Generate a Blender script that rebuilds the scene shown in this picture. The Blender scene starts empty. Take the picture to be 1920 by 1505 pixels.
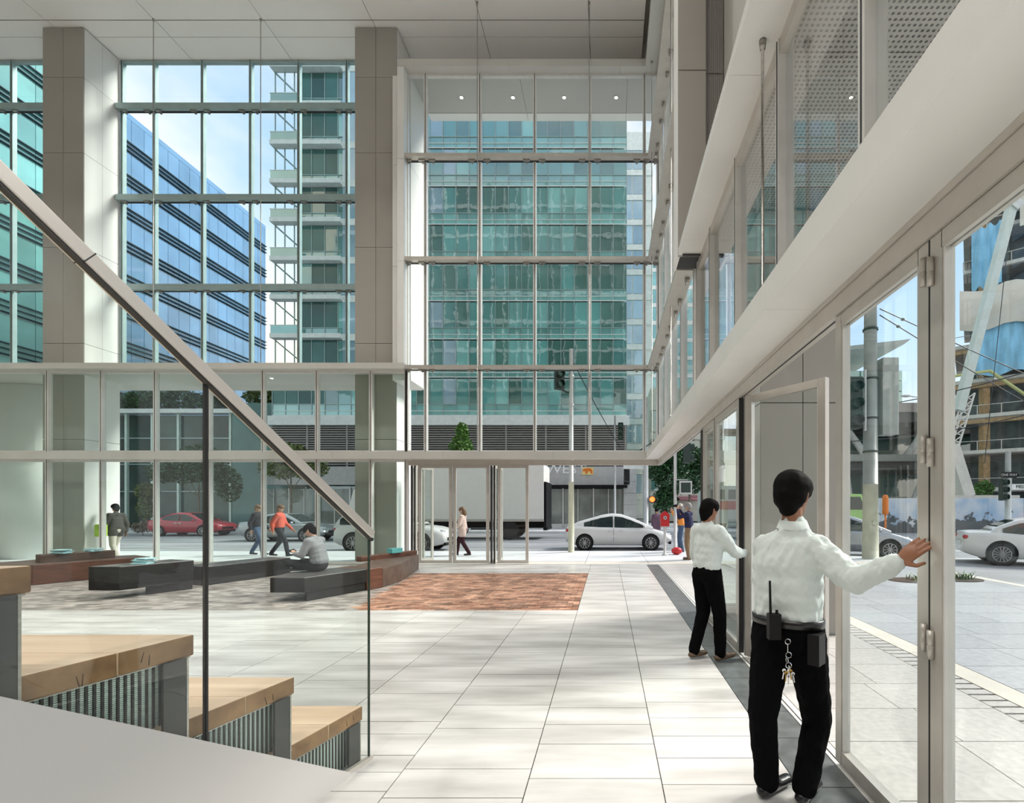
import bpy, bmesh, math, random
from mathutils import Vector, Matrix, Euler
SC = bpy.context.scene
COL = SC.collection
R = math.radians
rnd = random.Random(7)

# ------------------------------------------------------------------ camera
FPX, U0, V0, CH = 907.0, 1139.0, 951.0, 1.62
cam_d = bpy.data.cameras.new('camera')
cam_d.sensor_width = 36.0
cam_d.lens = FPX / 1920 * 36.0
cam_d.shift_x = (960 - U0) / 1920
cam_d.shift_y = (V0 - 752.5) / 1920
cam_d.clip_start, cam_d.clip_end = 0.05, 900
cam = bpy.data.objects.new('camera', cam_d)
COL.objects.link(cam)
cam.location = (0, 0, CH)
cam.rotation_euler = (R(90), 0, 0)
SC.camera = cam

# ------------------------------------------------------------------ sky
W = bpy.data.worlds.new('sky'); SC.world = W; W.use_nodes = True
nt = W.node_tree; nt.nodes.clear()
def nn(t, kind, **kw):
    n = t.nodes.new(kind)
    for k, v in kw.items(): setattr(n, k, v)
    return n
tc = nn(nt, 'ShaderNodeTexCoord'); sep = nn(nt, 'ShaderNodeSeparateXYZ')
nt.links.new(tc.outputs['Generated'], sep.inputs[0])
cr = nn(nt, 'ShaderNodeValToRGB')
cr.color_ramp.elements[0].position = 0.0; cr.color_ramp.elements[0].color = (0.74, 0.81, 0.86, 1)
cr.color_ramp.elements[1].position = 0.75; cr.color_ramp.elements[1].color = (0.22, 0.38, 0.64, 1)
e = cr.color_ramp.elements.new(0.3); e.color = (0.42, 0.58, 0.76, 1)
nt.links.new(sep.outputs['Z'], cr.inputs[0])
mp = nn(nt, 'ShaderNodeMapping'); mp.inputs['Scale'].default_value = (1.1, 1.1, 2.2)
mp.inputs['Location'].default_value = (0.35, 0.1, 0.2)
nt.links.new(tc.outputs['Generated'], mp.inputs[0])
nz = nn(nt, 'ShaderNodeTexNoise'); nz.inputs['Scale'].default_value = 1.7
nz.inputs['Detail'].default_value = 6; nz.inputs['Roughness'].default_value = 0.5
nt.links.new(mp.outputs[0], nz.inputs['Vector'])
cl = nn(nt, 'ShaderNodeValToRGB')
cl.color_ramp.elements[0].position = 0.40; cl.color_ramp.elements[0].color = (0, 0, 0, 1)
cl.color_ramp.elements[1].position = 0.62; cl.color_ramp.elements[1].color = (1, 1, 1, 1)
nt.links.new(nz.outputs['Fac'], cl.inputs[0])
mx = nn(nt, 'ShaderNodeMix', data_type='RGBA')
nt.links.new(cl.outputs[0], mx.inputs[0]); nt.links.new(cr.outputs[0], mx.inputs[6])
mx.inputs[7].default_value = (0.90, 0.80, 0.68, 1)
bg = nn(nt, 'ShaderNodeBackground'); bg.inputs['Strength'].default_value = 0.95
nt.links.new(mx.outputs[2], bg.inputs['Color'])
wo = nn(nt, 'ShaderNodeOutputWorld'); nt.links.new(bg.outputs[0], wo.inputs[0])

# hazy sun, high over the side street
sd = bpy.data.lights.new('sun', 'SUN'); sd.energy = 3.3; sd.angle = R(20); sd.color = (1, 0.95, 0.88)
so = bpy.data.objects.new('sun', sd); COL.objects.link(so)
so.rotation_euler = Vector((-0.70, -0.30, -0.64)).to_track_quat('-Z', 'Y').to_euler()

SC.view_settings.view_transform = 'Standard'
SC.view_settings.look = 'None'
SC.view_settings.gamma = 1
SC.view_settings.use_curve_mapping = False
SC.view_settings.exposure = 0.79
SC.cycles.max_bounces = 10
SC.cycles.diffuse_bounces = 5
SC.cycles.glossy_bounces = 4
SC.cycles.transparent_max_bounces = 24
SC.cycles.caustics_reflective = False
SC.cycles.caustics_refractive = False
SC.cycles.sample_clamp_indirect = 6
SC.cycles.use_denoising = True

# ------------------------------------------------------------------ helpers
def P(u, v, y):
    """photograph pixel + real depth -> point in the place"""
    return Vector(((u - U0) / FPX * y, y, CH - (v - V0) / FPX * y))
def gx(u, y): return (u - U0) / FPX * y

def tag(o, label=None, cat=None, group=None, kind=None):
    if label: o['label'] = label
    if cat: o['category'] = cat
    if group: o['group'] = group
    if kind: o['kind'] = kind
    return o
def par(o, p):
    if p is not None:
        o.parent = p
        o.matrix_parent_inverse = p.matrix_basis.inverted()
    return o
def root(name, loc, label, cat, group=None, kind=None, rz=0):
    o = bpy.data.objects.new(name, None); COL.objects.link(o)
    o.location = loc; o.rotation_euler = (0, 0, rz); o.empty_display_size = 0.2
    return tag(o, label, cat, group, kind)
def mob(name, V, F, m, parent=None, smooth=False, mats=None, idx=None):
    me = bpy.data.meshes.new(name)
    me.from_pydata([tuple(v) for v in V], [], F)
    if mats:
        for k in mats: me.materials.append(k)
        me.polygons.foreach_set('material_index', idx)
    elif m: me.materials.append(m)
    if smooth: me.polygons.foreach_set('use_smooth', [True] * len(F))
    me.update()
    o = bpy.data.objects.new(name, me); COL.objects.link(o)
    return par(o, parent)
BF = [(0, 3, 2, 1), (4, 5, 6, 7), (0, 1, 5, 4), (1, 2, 6, 5), (2, 3, 7, 6), (3, 0, 4, 7)]
class MB:
    def __init__(s): s.V = []; s.F = []
    def add(s, V, F):
        n = len(s.V); s.V += [Vector(v) for v in V]; s.F += [tuple(i + n for i in f) for f in F]; return s
    def box(s, x0, x1, y0, y1, z0, z1):
        return s.add([(x0, y0, z0), (x1, y0, z0), (x1, y1, z0), (x0, y1, z0), (x0, y0, z1), (x1, y0, z1), (x1, y1, z1), (x0, y1, z1)], BF)
    def prism(s, poly, z0, z1):
        n = len(poly)
        a = 0.0
        for i in range(n):
            x0, y0 = poly[i][:2]; x1, y1 = poly[(i + 1) % n][:2]; a += x0 * y1 - x1 * y0
        if a < 0: poly = poly[::-1]
        V = [(p[0], p[1], z0) for p in poly] + [(p[0], p[1], z1) for p in poly]
        F = [tuple(range(n - 1, -1, -1)), tuple(range(n, 2 * n))] + [(i, (i + 1) % n, n + (i + 1) % n, n + i) for i in range(n)]
        return s.add(V, F)
    def extr(s, poly, d):
        """3D planar polygon extruded by vector d"""
        n = len(poly); d = Vector(d); V = [Vector(p) for p in poly]
        V += [p + d for p in V]
        F = [tuple(range(n - 1, -1, -1)), tuple(range(n, 2 * n))] + [(i, (i + 1) % n, n + (i + 1) % n, n + i) for i in range(n)]
        return s.add(V, F)
    def tube(s, pts, r, n=8, r2=None, closed=False):
        pts = [Vector(p) for p in pts]; N = len(pts)
        V = []; F = []
        for i, p in enumerate(pts):
            t = (pts[min(i + 1, N - 1)] - pts[max(i - 1, 0)]).normalized()
            a = Vector((0, 0, 1)) if abs(t.z) < 0.9 else Vector((1, 0, 0))
            u = t.cross(a).normalized(); w = t.cross(u)
            rr = r if r2 is None else r + (r2 - r) * i / (N - 1)
            for k in range(n):
                g = 2 * math.pi * k / n
                V.append(p + (u * math.cos(g) + w * math.sin(g)) * rr)
        for i in range(N - 1):
            for k in range(n):
                k2 = (k + 1) % n
                F.append((i * n + k, i * n + k2, (i + 1) * n + k2, (i + 1) * n + k))
        F.append(tuple(range(n))); F.append(tuple(range((N - 1) * n, N * n))[::-1])
        return s.add(V, F)
    def bar(s, a, b, w, h=None):
        """square bar from a to b"""
        h = h or w; a = Vector(a); b = Vector(b); t = (b - a).normalized()
        g = Vector((0, 0, 1)) if abs(t.z) < 0.95 else Vector((0, 1, 0))
        u = t.cross(g).normalized() * w / 2; q = u.cross(t).normalized() * h / 2
        V = [a - u - q, a + u - q, a + u + q, a - u + q, b - u - q, b + u - q, b + u + q, b - u + q]
        return s.add(V, BF)
    def lathe(s, prof, n=16, c=(0, 0, 0), ax='z', ring=False):
        V = []; F = []; c = Vector(c)
        if ring: prof = list(prof) + [prof[0]]
        for (r, h) in prof:
            for k in range(n):
                g = 2 * math.pi * k / n
                p = (r * math.cos(g), r * math.sin(g), h)
                if ax == 'y': p = (p[0], p[2], p[1])
                if ax == 'x': p = (p[2], p[0], p[1])
                V.append(c + Vector(p))
        m = len(prof)
        for i in range(m - 1):
            for k in range(n):
                k2 = (k + 1) % n
                F.append((i * n + k, i * n + k2, (i + 1) * n + k2, (i + 1) * n + k))
        if not ring: F.append(tuple(range(n))[::-1]); F.append(tuple(range((m - 1) * n, m * n)))
        return s.add(V, F)
    def ball(s, c, r, n=10, m=6):
        c = Vector(c); r = r if hasattr(r, '__len__') else (r, r, r)
        V = [c + Vector((0, 0, -r[2]))]; F = []
        for i in range(1, m):
            a = -math.pi / 2 + math.pi * i / m
            for k in range(n):
                g = 2 * math.pi * k / n
                V.append(c + Vector((r[0] * math.cos(a) * math.cos(g), r[1] * math.cos(a) * math.sin(g), r[2] * math.sin(a))))
        V.append(c + Vector((0, 0, r[2])))
        for k in range(n): F.append((0, 1 + (k + 1) % n, 1 + k))
        for i in range(m - 2):
            for k in range(n):
                a = 1 + i * n + k; b = 1 + i * n + (k + 1) % n
                F.append((a, b, b + n, a + n))
        t = len(V) - 1; o = 1 + (m - 2) * n
        for k in range(n): F.append((o + k, o + (k + 1) % n, t))
        return s.add(V, F)
    def build(s, name, m, parent=None, smooth=False):
        return mob(name, s.V, s.F, m, parent, smooth)
def box(name, x0, x1, y0, y1, z0, z1, m, parent=None):
    return MB().box(x0, x1, y0, y1, z0, z1).build(name, m, parent)
_unit = {}
def piece(name, c, size, m, parent, rz=0.0):
    """one box-shaped piece; all pieces of a material share one unit mesh"""
    k = m.name
    if k not in _unit:
        b = MB().box(-.5, .5, -.5, .5, -.5, .5); me = bpy.data.meshes.new('piece_' + k)
        me.from_pydata([tuple(v) for v in b.V], [], b.F); me.materials.append(m); _unit[k] = me
    o = bpy.data.objects.new(name, _unit[k]); COL.objects.link(o)
    o.location = c; o.scale = size; o.rotation_euler = (0, 0, rz)
    return par(o, parent)
def pbox(name, x0, x1, y0, y1, z0, z1, m, parent):
    return piece(name, ((x0 + x1) / 2, (y0 + y1) / 2, (z0 + z1) / 2), (abs(x1 - x0), abs(y1 - y0), abs(z1 - z0)), m, parent)
def text(name, s, loc, size, m, parent, rot=(90, 0, 0), ext=0.01, align='CENTER', sx=1):
    c = bpy.data.curves.new(name, 'FONT'); c.body = s; c.size = size; c.extrude = ext
    c.align_x = align; c.align_y = 'CENTER'; c.resolution_u = 3
    c.materials.append(m)
    t_ = bpy.data.objects.new('tmp', c); COL.objects.link(t_)
    me = bpy.data.meshes.new_from_object(t_.evaluated_get(bpy.context.evaluated_depsgraph_get()))
    bpy.data.objects.remove(t_); me.name = name
    o = bpy.data.objects.new(name, me); COL.objects.link(o)
    o.location = loc; o.rotation_euler = tuple(R(a) for a in rot); o.scale = (sx, 1, 1)
    return par(o, parent)

# ------------------------------------------------------------------ materials
def mat(name, col, rough=0.5, metal=0.0, var=0.08, scale=3.0, stretch=(1, 1, 1), bump=0.0, bscale=None, spec=0.5,
        per=0.0, col2=None, coat=0.0, ior=None, space='Position', detail=4, edge=(0.3, 0.7), emit=0.0):
    m = bpy.data.materials.new(name); m.use_nodes = True
    t = m.node_tree; b = t.nodes['Principled BSDF']
    b.inputs['Roughness'].default_value = rough; b.inputs['Metallic'].default_value = metal
    b.inputs['Specular IOR Level'].default_value = spec
    if ior: b.inputs['IOR'].default_value = ior
    if coat: b.inputs['Coat Weight'].default_value = coat; b.inputs['Coat Roughness'].default_value = 0.03
    if space == 'Position': g = nn(t, 'ShaderNodeNewGeometry').outputs['Position']
    else: g = nn(t, 'ShaderNodeTexCoord').outputs['Object']
    mpn = nn(t, 'ShaderNodeMapping'); mpn.inputs['Scale'].default_value = stretch
    t.links.new(g, mpn.inputs[0])
    n = nn(t, 'ShaderNodeTexNoise'); n.inputs['Scale'].default_value = scale; n.inputs['Detail'].default_value = detail
    t.links.new(mpn.outputs[0], n.inputs['Vector'])
    r = nn(t, 'ShaderNodeValToRGB')
    c1 = tuple(max(0, c * (1 - var)) for c in col); c2 = col2 or tuple(min(1, c * (1 + var)) for c in col)
    r.color_ramp.elements[0].position = edge[0]; r.color_ramp.elements[1].position = edge[1]
    r.color_ramp.elements[0].color = (*c1, 1); r.color_ramp.elements[1].color = (*c2, 1)
    t.links.new(n.outputs['Fac'], r.inputs[0])
    out = r.outputs[0]
    if per:
        oi = nn(t, 'ShaderNodeObjectInfo'); gi = nn(t, 'ShaderNodeNewGeometry')
        ad = nn(t, 'ShaderNodeMath', operation='ADD'); fr = nn(t, 'ShaderNodeMath', operation='FRACT')
        t.links.new(oi.outputs['Random'], ad.inputs[0]); t.links.new(gi.outputs['Random Per Island'], ad.inputs[1])
        t.links.new(ad.outputs[0], fr.inputs[0])
        mr = nn(t, 'ShaderNodeMapRange'); mr.inputs['To Min'].default_value = 1 - per; mr.inputs['To Max'].default_value = 1 + per
        t.links.new(fr.outputs[0], mr.inputs[0])
        hs = nn(t, 'ShaderNodeHueSaturation')
        t.links.new(mr.outputs[0], hs.inputs['Value']); t.links.new(out, hs.inputs['Color'])
        out = hs.outputs[0]
    t.links.new(out, b.inputs['Base Color'])
    if emit:
        b.inputs['Emission Color'].default_value = (*col, 1); b.inputs['Emission Strength'].default_value = emit
    if bump:
        n2 = nn(t, 'ShaderNodeTexNoise'); n2.inputs['Scale'].default_value = bscale or scale * 4; n2.inputs['Detail'].default_value = 3
        t.links.new(mpn.outputs[0], n2.inputs['Vector'])
        bp = nn(t, 'ShaderNodeBump'); bp.inputs['Strength'].default_value = bump; bp.inputs['Distance'].default_value = 0.02
        t.links.new(n2.outputs['Fac'], bp.inputs['Height']); t.links.new(bp.outputs[0], b.inputs['Normal'])
    return m
def glass(name, tint=(0.86, 0.93, 0.9), k=1.0, base=0.0, wob=0.0):
    m = bpy.data.materials.new(name); m.use_nodes = True
    t = m.node_tree; t.nodes.clear()
    tr = nn(t, 'ShaderNodeBsdfTransparent'); tr.inputs[0].default_value = (*tint, 1)
    gl = nn(t, 'ShaderNodeBsdfGlossy'); gl.inputs['Roughness'].default_value = 0.0
    lw = nn(t, 'ShaderNodeLayerWeight'); lw.inputs['Blend'].default_value = 0.5
    pw = nn(t, 'ShaderNodeMath', operation='POWER'); pw.inputs[1].default_value = 5.0
    t.links.new(lw.outputs['Facing'], pw.inputs[0])
    fz = nn(t, 'ShaderNodeMath', operation='MULTIPLY_ADD'); fz.inputs[1].default_value = 0.96; fz.inputs[2].default_value = 0.04
    t.links.new(pw.outputs[0], fz.inputs[0])
    mu = nn(t, 'ShaderNodeMath', operation='MULTIPLY_ADD'); mu.inputs[1].default_value = k; mu.inputs[2].default_value = base
    mu.use_clamp = True
    mixs = nn(t, 'ShaderNodeMixShader'); o = nn(t, 'ShaderNodeOutputMaterial')
    gz = nn(t, 'ShaderNodeNewGeometry'); nz2 = nn(t, 'ShaderNodeTexNoise'); nz2.inputs['Scale'].default_value = 0.9
    t.links.new(gz.outputs['Position'], nz2.inputs['Vector'])
    if wob:
        bp = nn(t, 'ShaderNodeBump'); bp.inputs['Strength'].default_value = wob; bp.inputs['Distance'].default_value = 0.05
        t.links.new(nz2.outputs['Fac'], bp.inputs['Height']); t.links.new(bp.outputs[0], gl.inputs['Normal'])
    t.links.new(fz.outputs[0], mu.inputs[0]); t.links.new(mu.outputs[0], mixs.inputs[0])
    t.links.new(tr.outputs[0], mixs.inputs[1]); t.links.new(gl.outputs[0], mixs.inputs[2]); t.links.new(mixs.outputs[0], o.inputs[0])
    return m

M = {}
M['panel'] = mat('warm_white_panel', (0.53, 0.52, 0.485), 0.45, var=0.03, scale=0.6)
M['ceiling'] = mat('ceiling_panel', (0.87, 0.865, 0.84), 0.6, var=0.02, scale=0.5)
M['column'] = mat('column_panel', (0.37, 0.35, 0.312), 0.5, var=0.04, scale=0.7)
M['litwhite'] = mat('white_lit_side_panel', (0.80, 0.79, 0.77), 0.5, var=0.03, scale=0.7)  # column sides lighter than their fronts, light from the side put into the colour
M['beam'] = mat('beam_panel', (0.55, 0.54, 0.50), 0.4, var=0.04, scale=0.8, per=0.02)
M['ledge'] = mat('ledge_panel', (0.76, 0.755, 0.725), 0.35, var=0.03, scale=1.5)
M['alu'] = mat('champagne_aluminium', (0.55, 0.52, 0.47), 0.35, metal=0.35, var=0.05, scale=6)
M['alulight'] = mat('pale_aluminium', (0.70, 0.69, 0.66), 0.35, metal=0.2, var=0.05, scale=6)
M['gasket'] = mat('black_gasket', (0.02, 0.02, 0.02), 0.6)
M['steel'] = mat('brushed_steel', (0.36, 0.34, 0.31), 0.3, metal=0.9, var=0.15, scale=8, stretch=(1, 1, 8))
M['darksteel'] = mat('dark_steel', (0.065, 0.063, 0.061), 0.45, metal=0.3, var=0.2, scale=4)
M['glass'] = glass('clear_glass', (0.96, 0.985, 0.975), 0.5)
M['glassR'] = glass('side_glass', (0.955, 0.975, 0.965), 0.8)
M['glassW'] = glass('reflective_side_glass', (0.955, 0.975, 0.965), 1.5)
M['guard'] = glass('guard_glass', (0.965, 0.985, 0.975), 0.5)
M['tintglass'] = glass('green_tinted_glass', (0.925, 0.975, 0.96), 0.3)
M['stone'] = mat('limestone_slab', (0.50, 0.485, 0.46), 0.24, var=0.16, scale=1.6, stretch=(0.55, 2.6, 1), per=0.045, detail=9,
                 col2=(0.68, 0.67, 0.65), bump=0.03, bscale=30)
M['grout'] = mat('grout', (0.33, 0.32, 0.30), 0.8)
M['bluestone'] = mat('dark_bluestone', (0.12, 0.13, 0.13), 0.30, var=0.25, scale=9, per=0.06, detail=8)
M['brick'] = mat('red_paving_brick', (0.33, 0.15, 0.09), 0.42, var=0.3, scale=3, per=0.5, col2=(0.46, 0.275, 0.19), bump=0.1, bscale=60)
M['brickveiled'] = mat('brick_greyed_by_glass', (0.30, 0.26, 0.235), 0.4, var=0.3, scale=3, per=0.38, col2=(0.40, 0.37, 0.34), bump=0.1, bscale=60)  # bricks behind the guard glass, its reflection veil put into the colour
M['wood'] = mat('oak_timber', (0.72, 0.51, 0.34), 0.42, var=0.18, scale=2.2, stretch=(0.35, 5, 9), col2=(0.80, 0.62, 0.45), detail=8, per=0.06)
M['woodend'] = mat('oak_end_grain', (0.27, 0.14, 0.055), 0.55, var=0.3, scale=7, col2=(0.40, 0.225, 0.10), detail=8, per=0.08)
M['crack'] = mat('timber_crack', (0.07, 0.035, 0.015), 0.9)
M['white'] = mat('white_paint', (0.56, 0.55, 0.535), 0.45, var=0.015, scale=1)
M['mint'] = mat('pale_mint_enamel', (0.74, 0.86, 0.79), 0.4, var=0.05)
M['rail'] = mat('satin_rail', (0.60, 0.555, 0.50), 0.34, metal=0.25, var=0.06, scale=3)
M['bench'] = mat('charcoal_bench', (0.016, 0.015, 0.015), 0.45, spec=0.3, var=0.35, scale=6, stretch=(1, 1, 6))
M['benchtop'] = mat('bench_top', (0.085, 0.08, 0.078), 0.28, var=0.2, scale=5)
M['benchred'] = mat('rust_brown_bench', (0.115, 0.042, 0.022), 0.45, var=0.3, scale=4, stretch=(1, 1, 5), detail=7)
M['benchbrown'] = mat('brown_bench', (0.105, 0.068, 0.052), 0.45, var=0.3, scale=5, detail=7)
M['teal'] = mat('teal_card', (0.12, 0.45, 0.45), 0.5)
M['tealpale'] = mat('pale_teal_paper', (0.42, 0.70, 0.74), 0.6, per=0.2)
M['asphalt'] = mat('asphalt', (0.31, 0.315, 0.33), 0.8, var=0.2, scale=1.2, stretch=(0.3, 1, 1), bump=0.2, bscale=80)
M['concrete'] = mat('sidewalk_concrete', (0.66, 0.665, 0.675), 0.75, var=0.08, scale=1.5, per=0.05, detail=8)
M['granite'] = mat('warm_granite_paver', (0.50, 0.48, 0.455), 0.5, var=0.12, scale=20, per=0.05, detail=8)
M['bluepaver'] = mat('blue_grey_paver', (0.38, 0.39, 0.41), 0.5, var=0.12, scale=14, per=0.08, detail=8)
M['cream'] = mat('cream_stone', (0.62, 0.58, 0.51), 0.6)
M['roadwhite'] = mat('road_paint', (0.75, 0.76, 0.76), 0.7, var=0.1)
M['soil'] = mat('planting_soil', (0.06, 0.045, 0.035), 0.9, var=0.4, scale=20, bump=0.6)
def towerglass(name, col, rough=0.02, bump=0.55, per=0.25):
    return mat(name, col, rough, 0.0, var=0.18, scale=0.35, per=per, ior=2.5, bump=bump, bscale=0.55, spec=0.5)
M['t1'] = towerglass('teal_pane', (0.115, 0.33, 0.315))
M['t2'] = towerglass('green_pane', (0.085, 0.20, 0.175))
M['t3'] = towerglass('light_teal_pane', (0.20, 0.46, 0.44))
M['t4'] = towerglass('pale_blue_pane', (0.32, 0.46, 0.56))
M['t5'] = mat('dark_teal_pane', (0.045, 0.14, 0.13), 0.05, var=.2, scale=.5, per=.3, ior=1.55)
M['tsp'] = towerglass('teal_spandrel', (0.18, 0.41, 0.395))
M['blue'] = towerglass('blue_pane', (0.15, 0.28, 0.47), per=0.12, bump=0.25)
M['bluedk'] = mat('dark_blue_fin', (0.03, 0.075, 0.10), 0.4)
M['tmull'] = mat('tower_mullion', (0.36, 0.47, 0.47), 0.4, metal=0.3)
M['twhite'] = mat('tower_white_band', (0.80, 0.83, 0.82), 0.5)
M['louver'] = mat('grey_louver', (0.36, 0.34, 0.33), 0.5, metal=0.2)
M['tdark'] = mat('louver_shadow_gap', (0.06, 0.065, 0.065), 0.7)
M['store'] = mat('pale_storefront', (0.66, 0.65, 0.63), 0.5)
M['shopglass'] = mat('shop_glass', (0.24, 0.26, 0.235), 0.05, var=0.3, scale=0.6, ior=1.7)
def perforated(name, c1, c2, scale):
    m = bpy.data.materials.new(name); m.use_nodes = True; t = m.node_tree; b = t.nodes['Principled BSDF']
    g = nn(t, 'ShaderNodeNewGeometry'); v = nn(t, 'ShaderNodeTexVoronoi'); v.voronoi_dimensions = '2D'; v.inputs['Scale'].default_value = scale; v.inputs['Randomness'].default_value = 0.0
    t.links.new(g.outputs['Position'], v.inputs['Vector'])
    r = nn(t, 'ShaderNodeValToRGB'); r.color_ramp.elements[0].position = .24; r.color_ramp.elements[1].position = .30
    r.color_ramp.elements[0].color = (*c1, 1); r.color_ramp.elements[1].color = (*c2, 1)
    t.links.new(v.outputs['Distance'], r.inputs[0]); t.links.new(r.outputs[0], b.inputs['Base Color']); b.inputs['Roughness'].default_value = .5
    return m
M['perf'] = perforated('perforated_soffit', (0.07, 0.065, 0.06), (0.50, 0.475, 0.44), 22)
M['black'] = mat('black_plastic', (0.006, 0.006, 0.0065), 0.5, spec=0.2)
M['lamp'] = mat('lamp_lens', (1.0, 0.93, 0.8), 0.4, emit=14)
M['lens'] = mat('fill_lamp_lens', (1.0, 0.93, 0.83), 0.4, emit=3)
# ------------------------------------------------------------------ the hall: floor
GY, TY, UY, RX, BX, ZC = 13.74, 13.44, 15.2, 1.43, 1.08, 15.6
floor = box('floor', -26, 1.52, -10, 13.8, -0.30, -0.030, M['grout'])
tag(floor, 'polished pale limestone floor of the lobby', 'floor', kind='structure')
slabs = []
BR = (-13.2, -0.47, 7.62, 11.92)           # brick field
cols = [1.11 - 0.79 * i for i in range(29)]
for ci in range(28):
    xr, xl = cols[ci], cols[ci + 1]
    r2 = random.Random(100 + ci); y = -6.0 + r2.random() * 0.4
    while y < 13.69:
        d = r2.choice([0.20, 0.30, 0.30, 0.42, 0.42, 0.55]); y1 = min(y + d, 13.69)
        if y1 - y > 0.04:
            segs = [(y, y1)]
            if xl < BR[1] - 0.05 and xr > BR[0]:
                segs = []
                if y < BR[2]: segs.append((y, min(y1, BR[2])))
                if y1 > BR[3]: segs.append((max(y, BR[3]), y1))
            for a, b in segs:
                xx = xr
                if b - a < 0.03: continue
                if xl < BR[1] < xr and a < BR[3] and b > BR[2]: pass
                slabs.append((xl, xx, a, b))
        y = y1
def slab_size(s):
    yc = max((s[2] + s[3]) / 2, 0.4); xc = (s[0] + s[1]) / 2
    u = U0 + xc / yc * FPX; v = V0 + CH / yc * FPX
    if yc < 2.3 or u < -60: return 0
    return (s[1] - s[0]) * (s[3] - s[2]) / yc ** 3
slabs.sort(key=slab_size, reverse=True)
G = 0.0035
for i, (a, b, c, d) in enumerate(slabs[:300]):
    pbox('floor_slab', a + G, b - G, c + G, d - G, -0.03, rnd.uniform(-0.0006, 0.0006), M['stone'], floor)
mb = MB()
for (a, b, c, d) in slabs[300:]: mb.box(a + G, b - G, c + G, d - G, -0.03, 0)
o = mb.build('floor_slabs_beyond', M['stone'], floor); o['kind'] = 'stuff'
# strip of slabs between brick field edge and the first joint column
# dark stone strip along the glazed side
y = -2.0
while y < 13.7:
    d = rnd.choice([0.45, 0.6, 0.75]); y1 = min(y + d, 13.7)
    if y1 - y > .05: pbox('border_slab', 1.11 + G, 1.435, y + G, y1 - G, -0.03, 0.0, M['bluestone'], floor)
    y = y1
# bricks, laid in running bond, the guard glass's veil painted into the grey ones
bx, by = 0.205, 0.1
bricks = []
row = 0; y = BR[2] + 0.004
while y < BR[3] - 0.02:
    y1 = min(y + by, BR[3]); x = BR[1] - 0.004 + (bx / 2 if row % 2 else 0)
    while x > BR[0]:
        xa = max(x - bx, BR[0]); xb = min(x, BR[1] - 0.004)
        if xb - xa > 0.02: bricks.append((xa, xb, y, y1))
        x -= bx
    y = y1; row += 1
def hid(s):
    xc = (s[0] + s[1]) / 2; yc = (s[2] + s[3]) / 2
    return (xc < -4.4 and yc > 8.2) or xc < -6.6
bricks.sort(key=lambda s: (hid(s), s[2]))
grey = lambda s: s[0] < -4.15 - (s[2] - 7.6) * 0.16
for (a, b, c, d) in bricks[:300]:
    pbox('paving_brick', a + .003, b - .003, c + .003, d - .003, -0.03, rnd.uniform(-.003, 0.0), M['brickveiled' if grey((a, b, c, d)) else 'brick'], floor)
for nm, f in (('brick', False), ('brickveiled', True)):
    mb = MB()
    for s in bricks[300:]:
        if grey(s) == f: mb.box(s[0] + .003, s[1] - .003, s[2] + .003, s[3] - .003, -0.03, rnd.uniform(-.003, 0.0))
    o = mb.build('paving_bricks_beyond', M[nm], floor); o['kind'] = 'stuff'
# recessed floor tracks of the folding doors
tr = root('trim_1', (1.47, 7.5, 0), 'slim metal floor track of the folding doors along the side street', 'door track', kind='structure')
box('track_rail', 1.437, 1.462, 1.0, 13.7, -0.03, 0.006, M['alulight'], tr)
box('track_slot', 1.462, 1.474, 1.0, 13.7, -0.03, 0.001, M['gasket'], tr)
box('track_rail', 1.474, 1.52, 1.0, 13.7, -0.03, 0.006, M['alulight'], tr)
tr = root('trim_2', (-2, GY, 0), 'pale metal threshold under the street front folding doors', 'threshold', kind='structure')
box('track_rail', -5.7, 1.52, 13.695, 13.76, -0.03, 0.006, M['alulight'], tr)
box('track_slot', -5.7, 1.52, 13.76, 13.772, -0.03, 0.001, M['gasket'], tr)
box('track_rail', -5.7, 1.52, 13.772, 13.83, -0.03, 0.006, M['alulight'], tr)

# ------------------------------------------------------------------ ceiling
ceil = box('ceiling', -26, 1.06, -10, 15.35, ZC + 0.05, ZC + 0.5, M['gasket'])
tag(ceil, 'white panelled ceiling high above the lobby', 'ceiling', kind='structure')
for k in range(-8, 1):
    x0 = -0.53 + 3.12 * k; x1 = min(x0 + 3.12, 1.06)
    for y0, y1, z in ((-10, 2, ZC), (2.0, 7.9, ZC), (7.9, 13.88, ZC), (13.92, 14.42, ZC + .03), (14.42, UY, ZC + .03)):
        if x1 - x0 > 0.1: pbox('ceiling_panel', x0 + .008, x1 - .008, y0 + .008, y1 - .008, z, z + .03, M['ceiling'], ceil)
x1 = 1.06
for y0, y1, z in ((-10, 7.9, ZC), (7.9, 13.88, ZC), (13.92, 14.42, ZC + .03), (14.42, UY, ZC + .03)):
    pbox('ceiling_panel', -0.53 + .008, x1, y0 + .008, y1 - .008, z, z + .03, M['ceiling'], ceil)
roof = box('roof', -34, 7, -10, 15.3, ZC + 0.55, ZC + 1.0, M['panel'])
tag(roof, 'roof slab over the lobby', 'roof', kind='structure')

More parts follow.
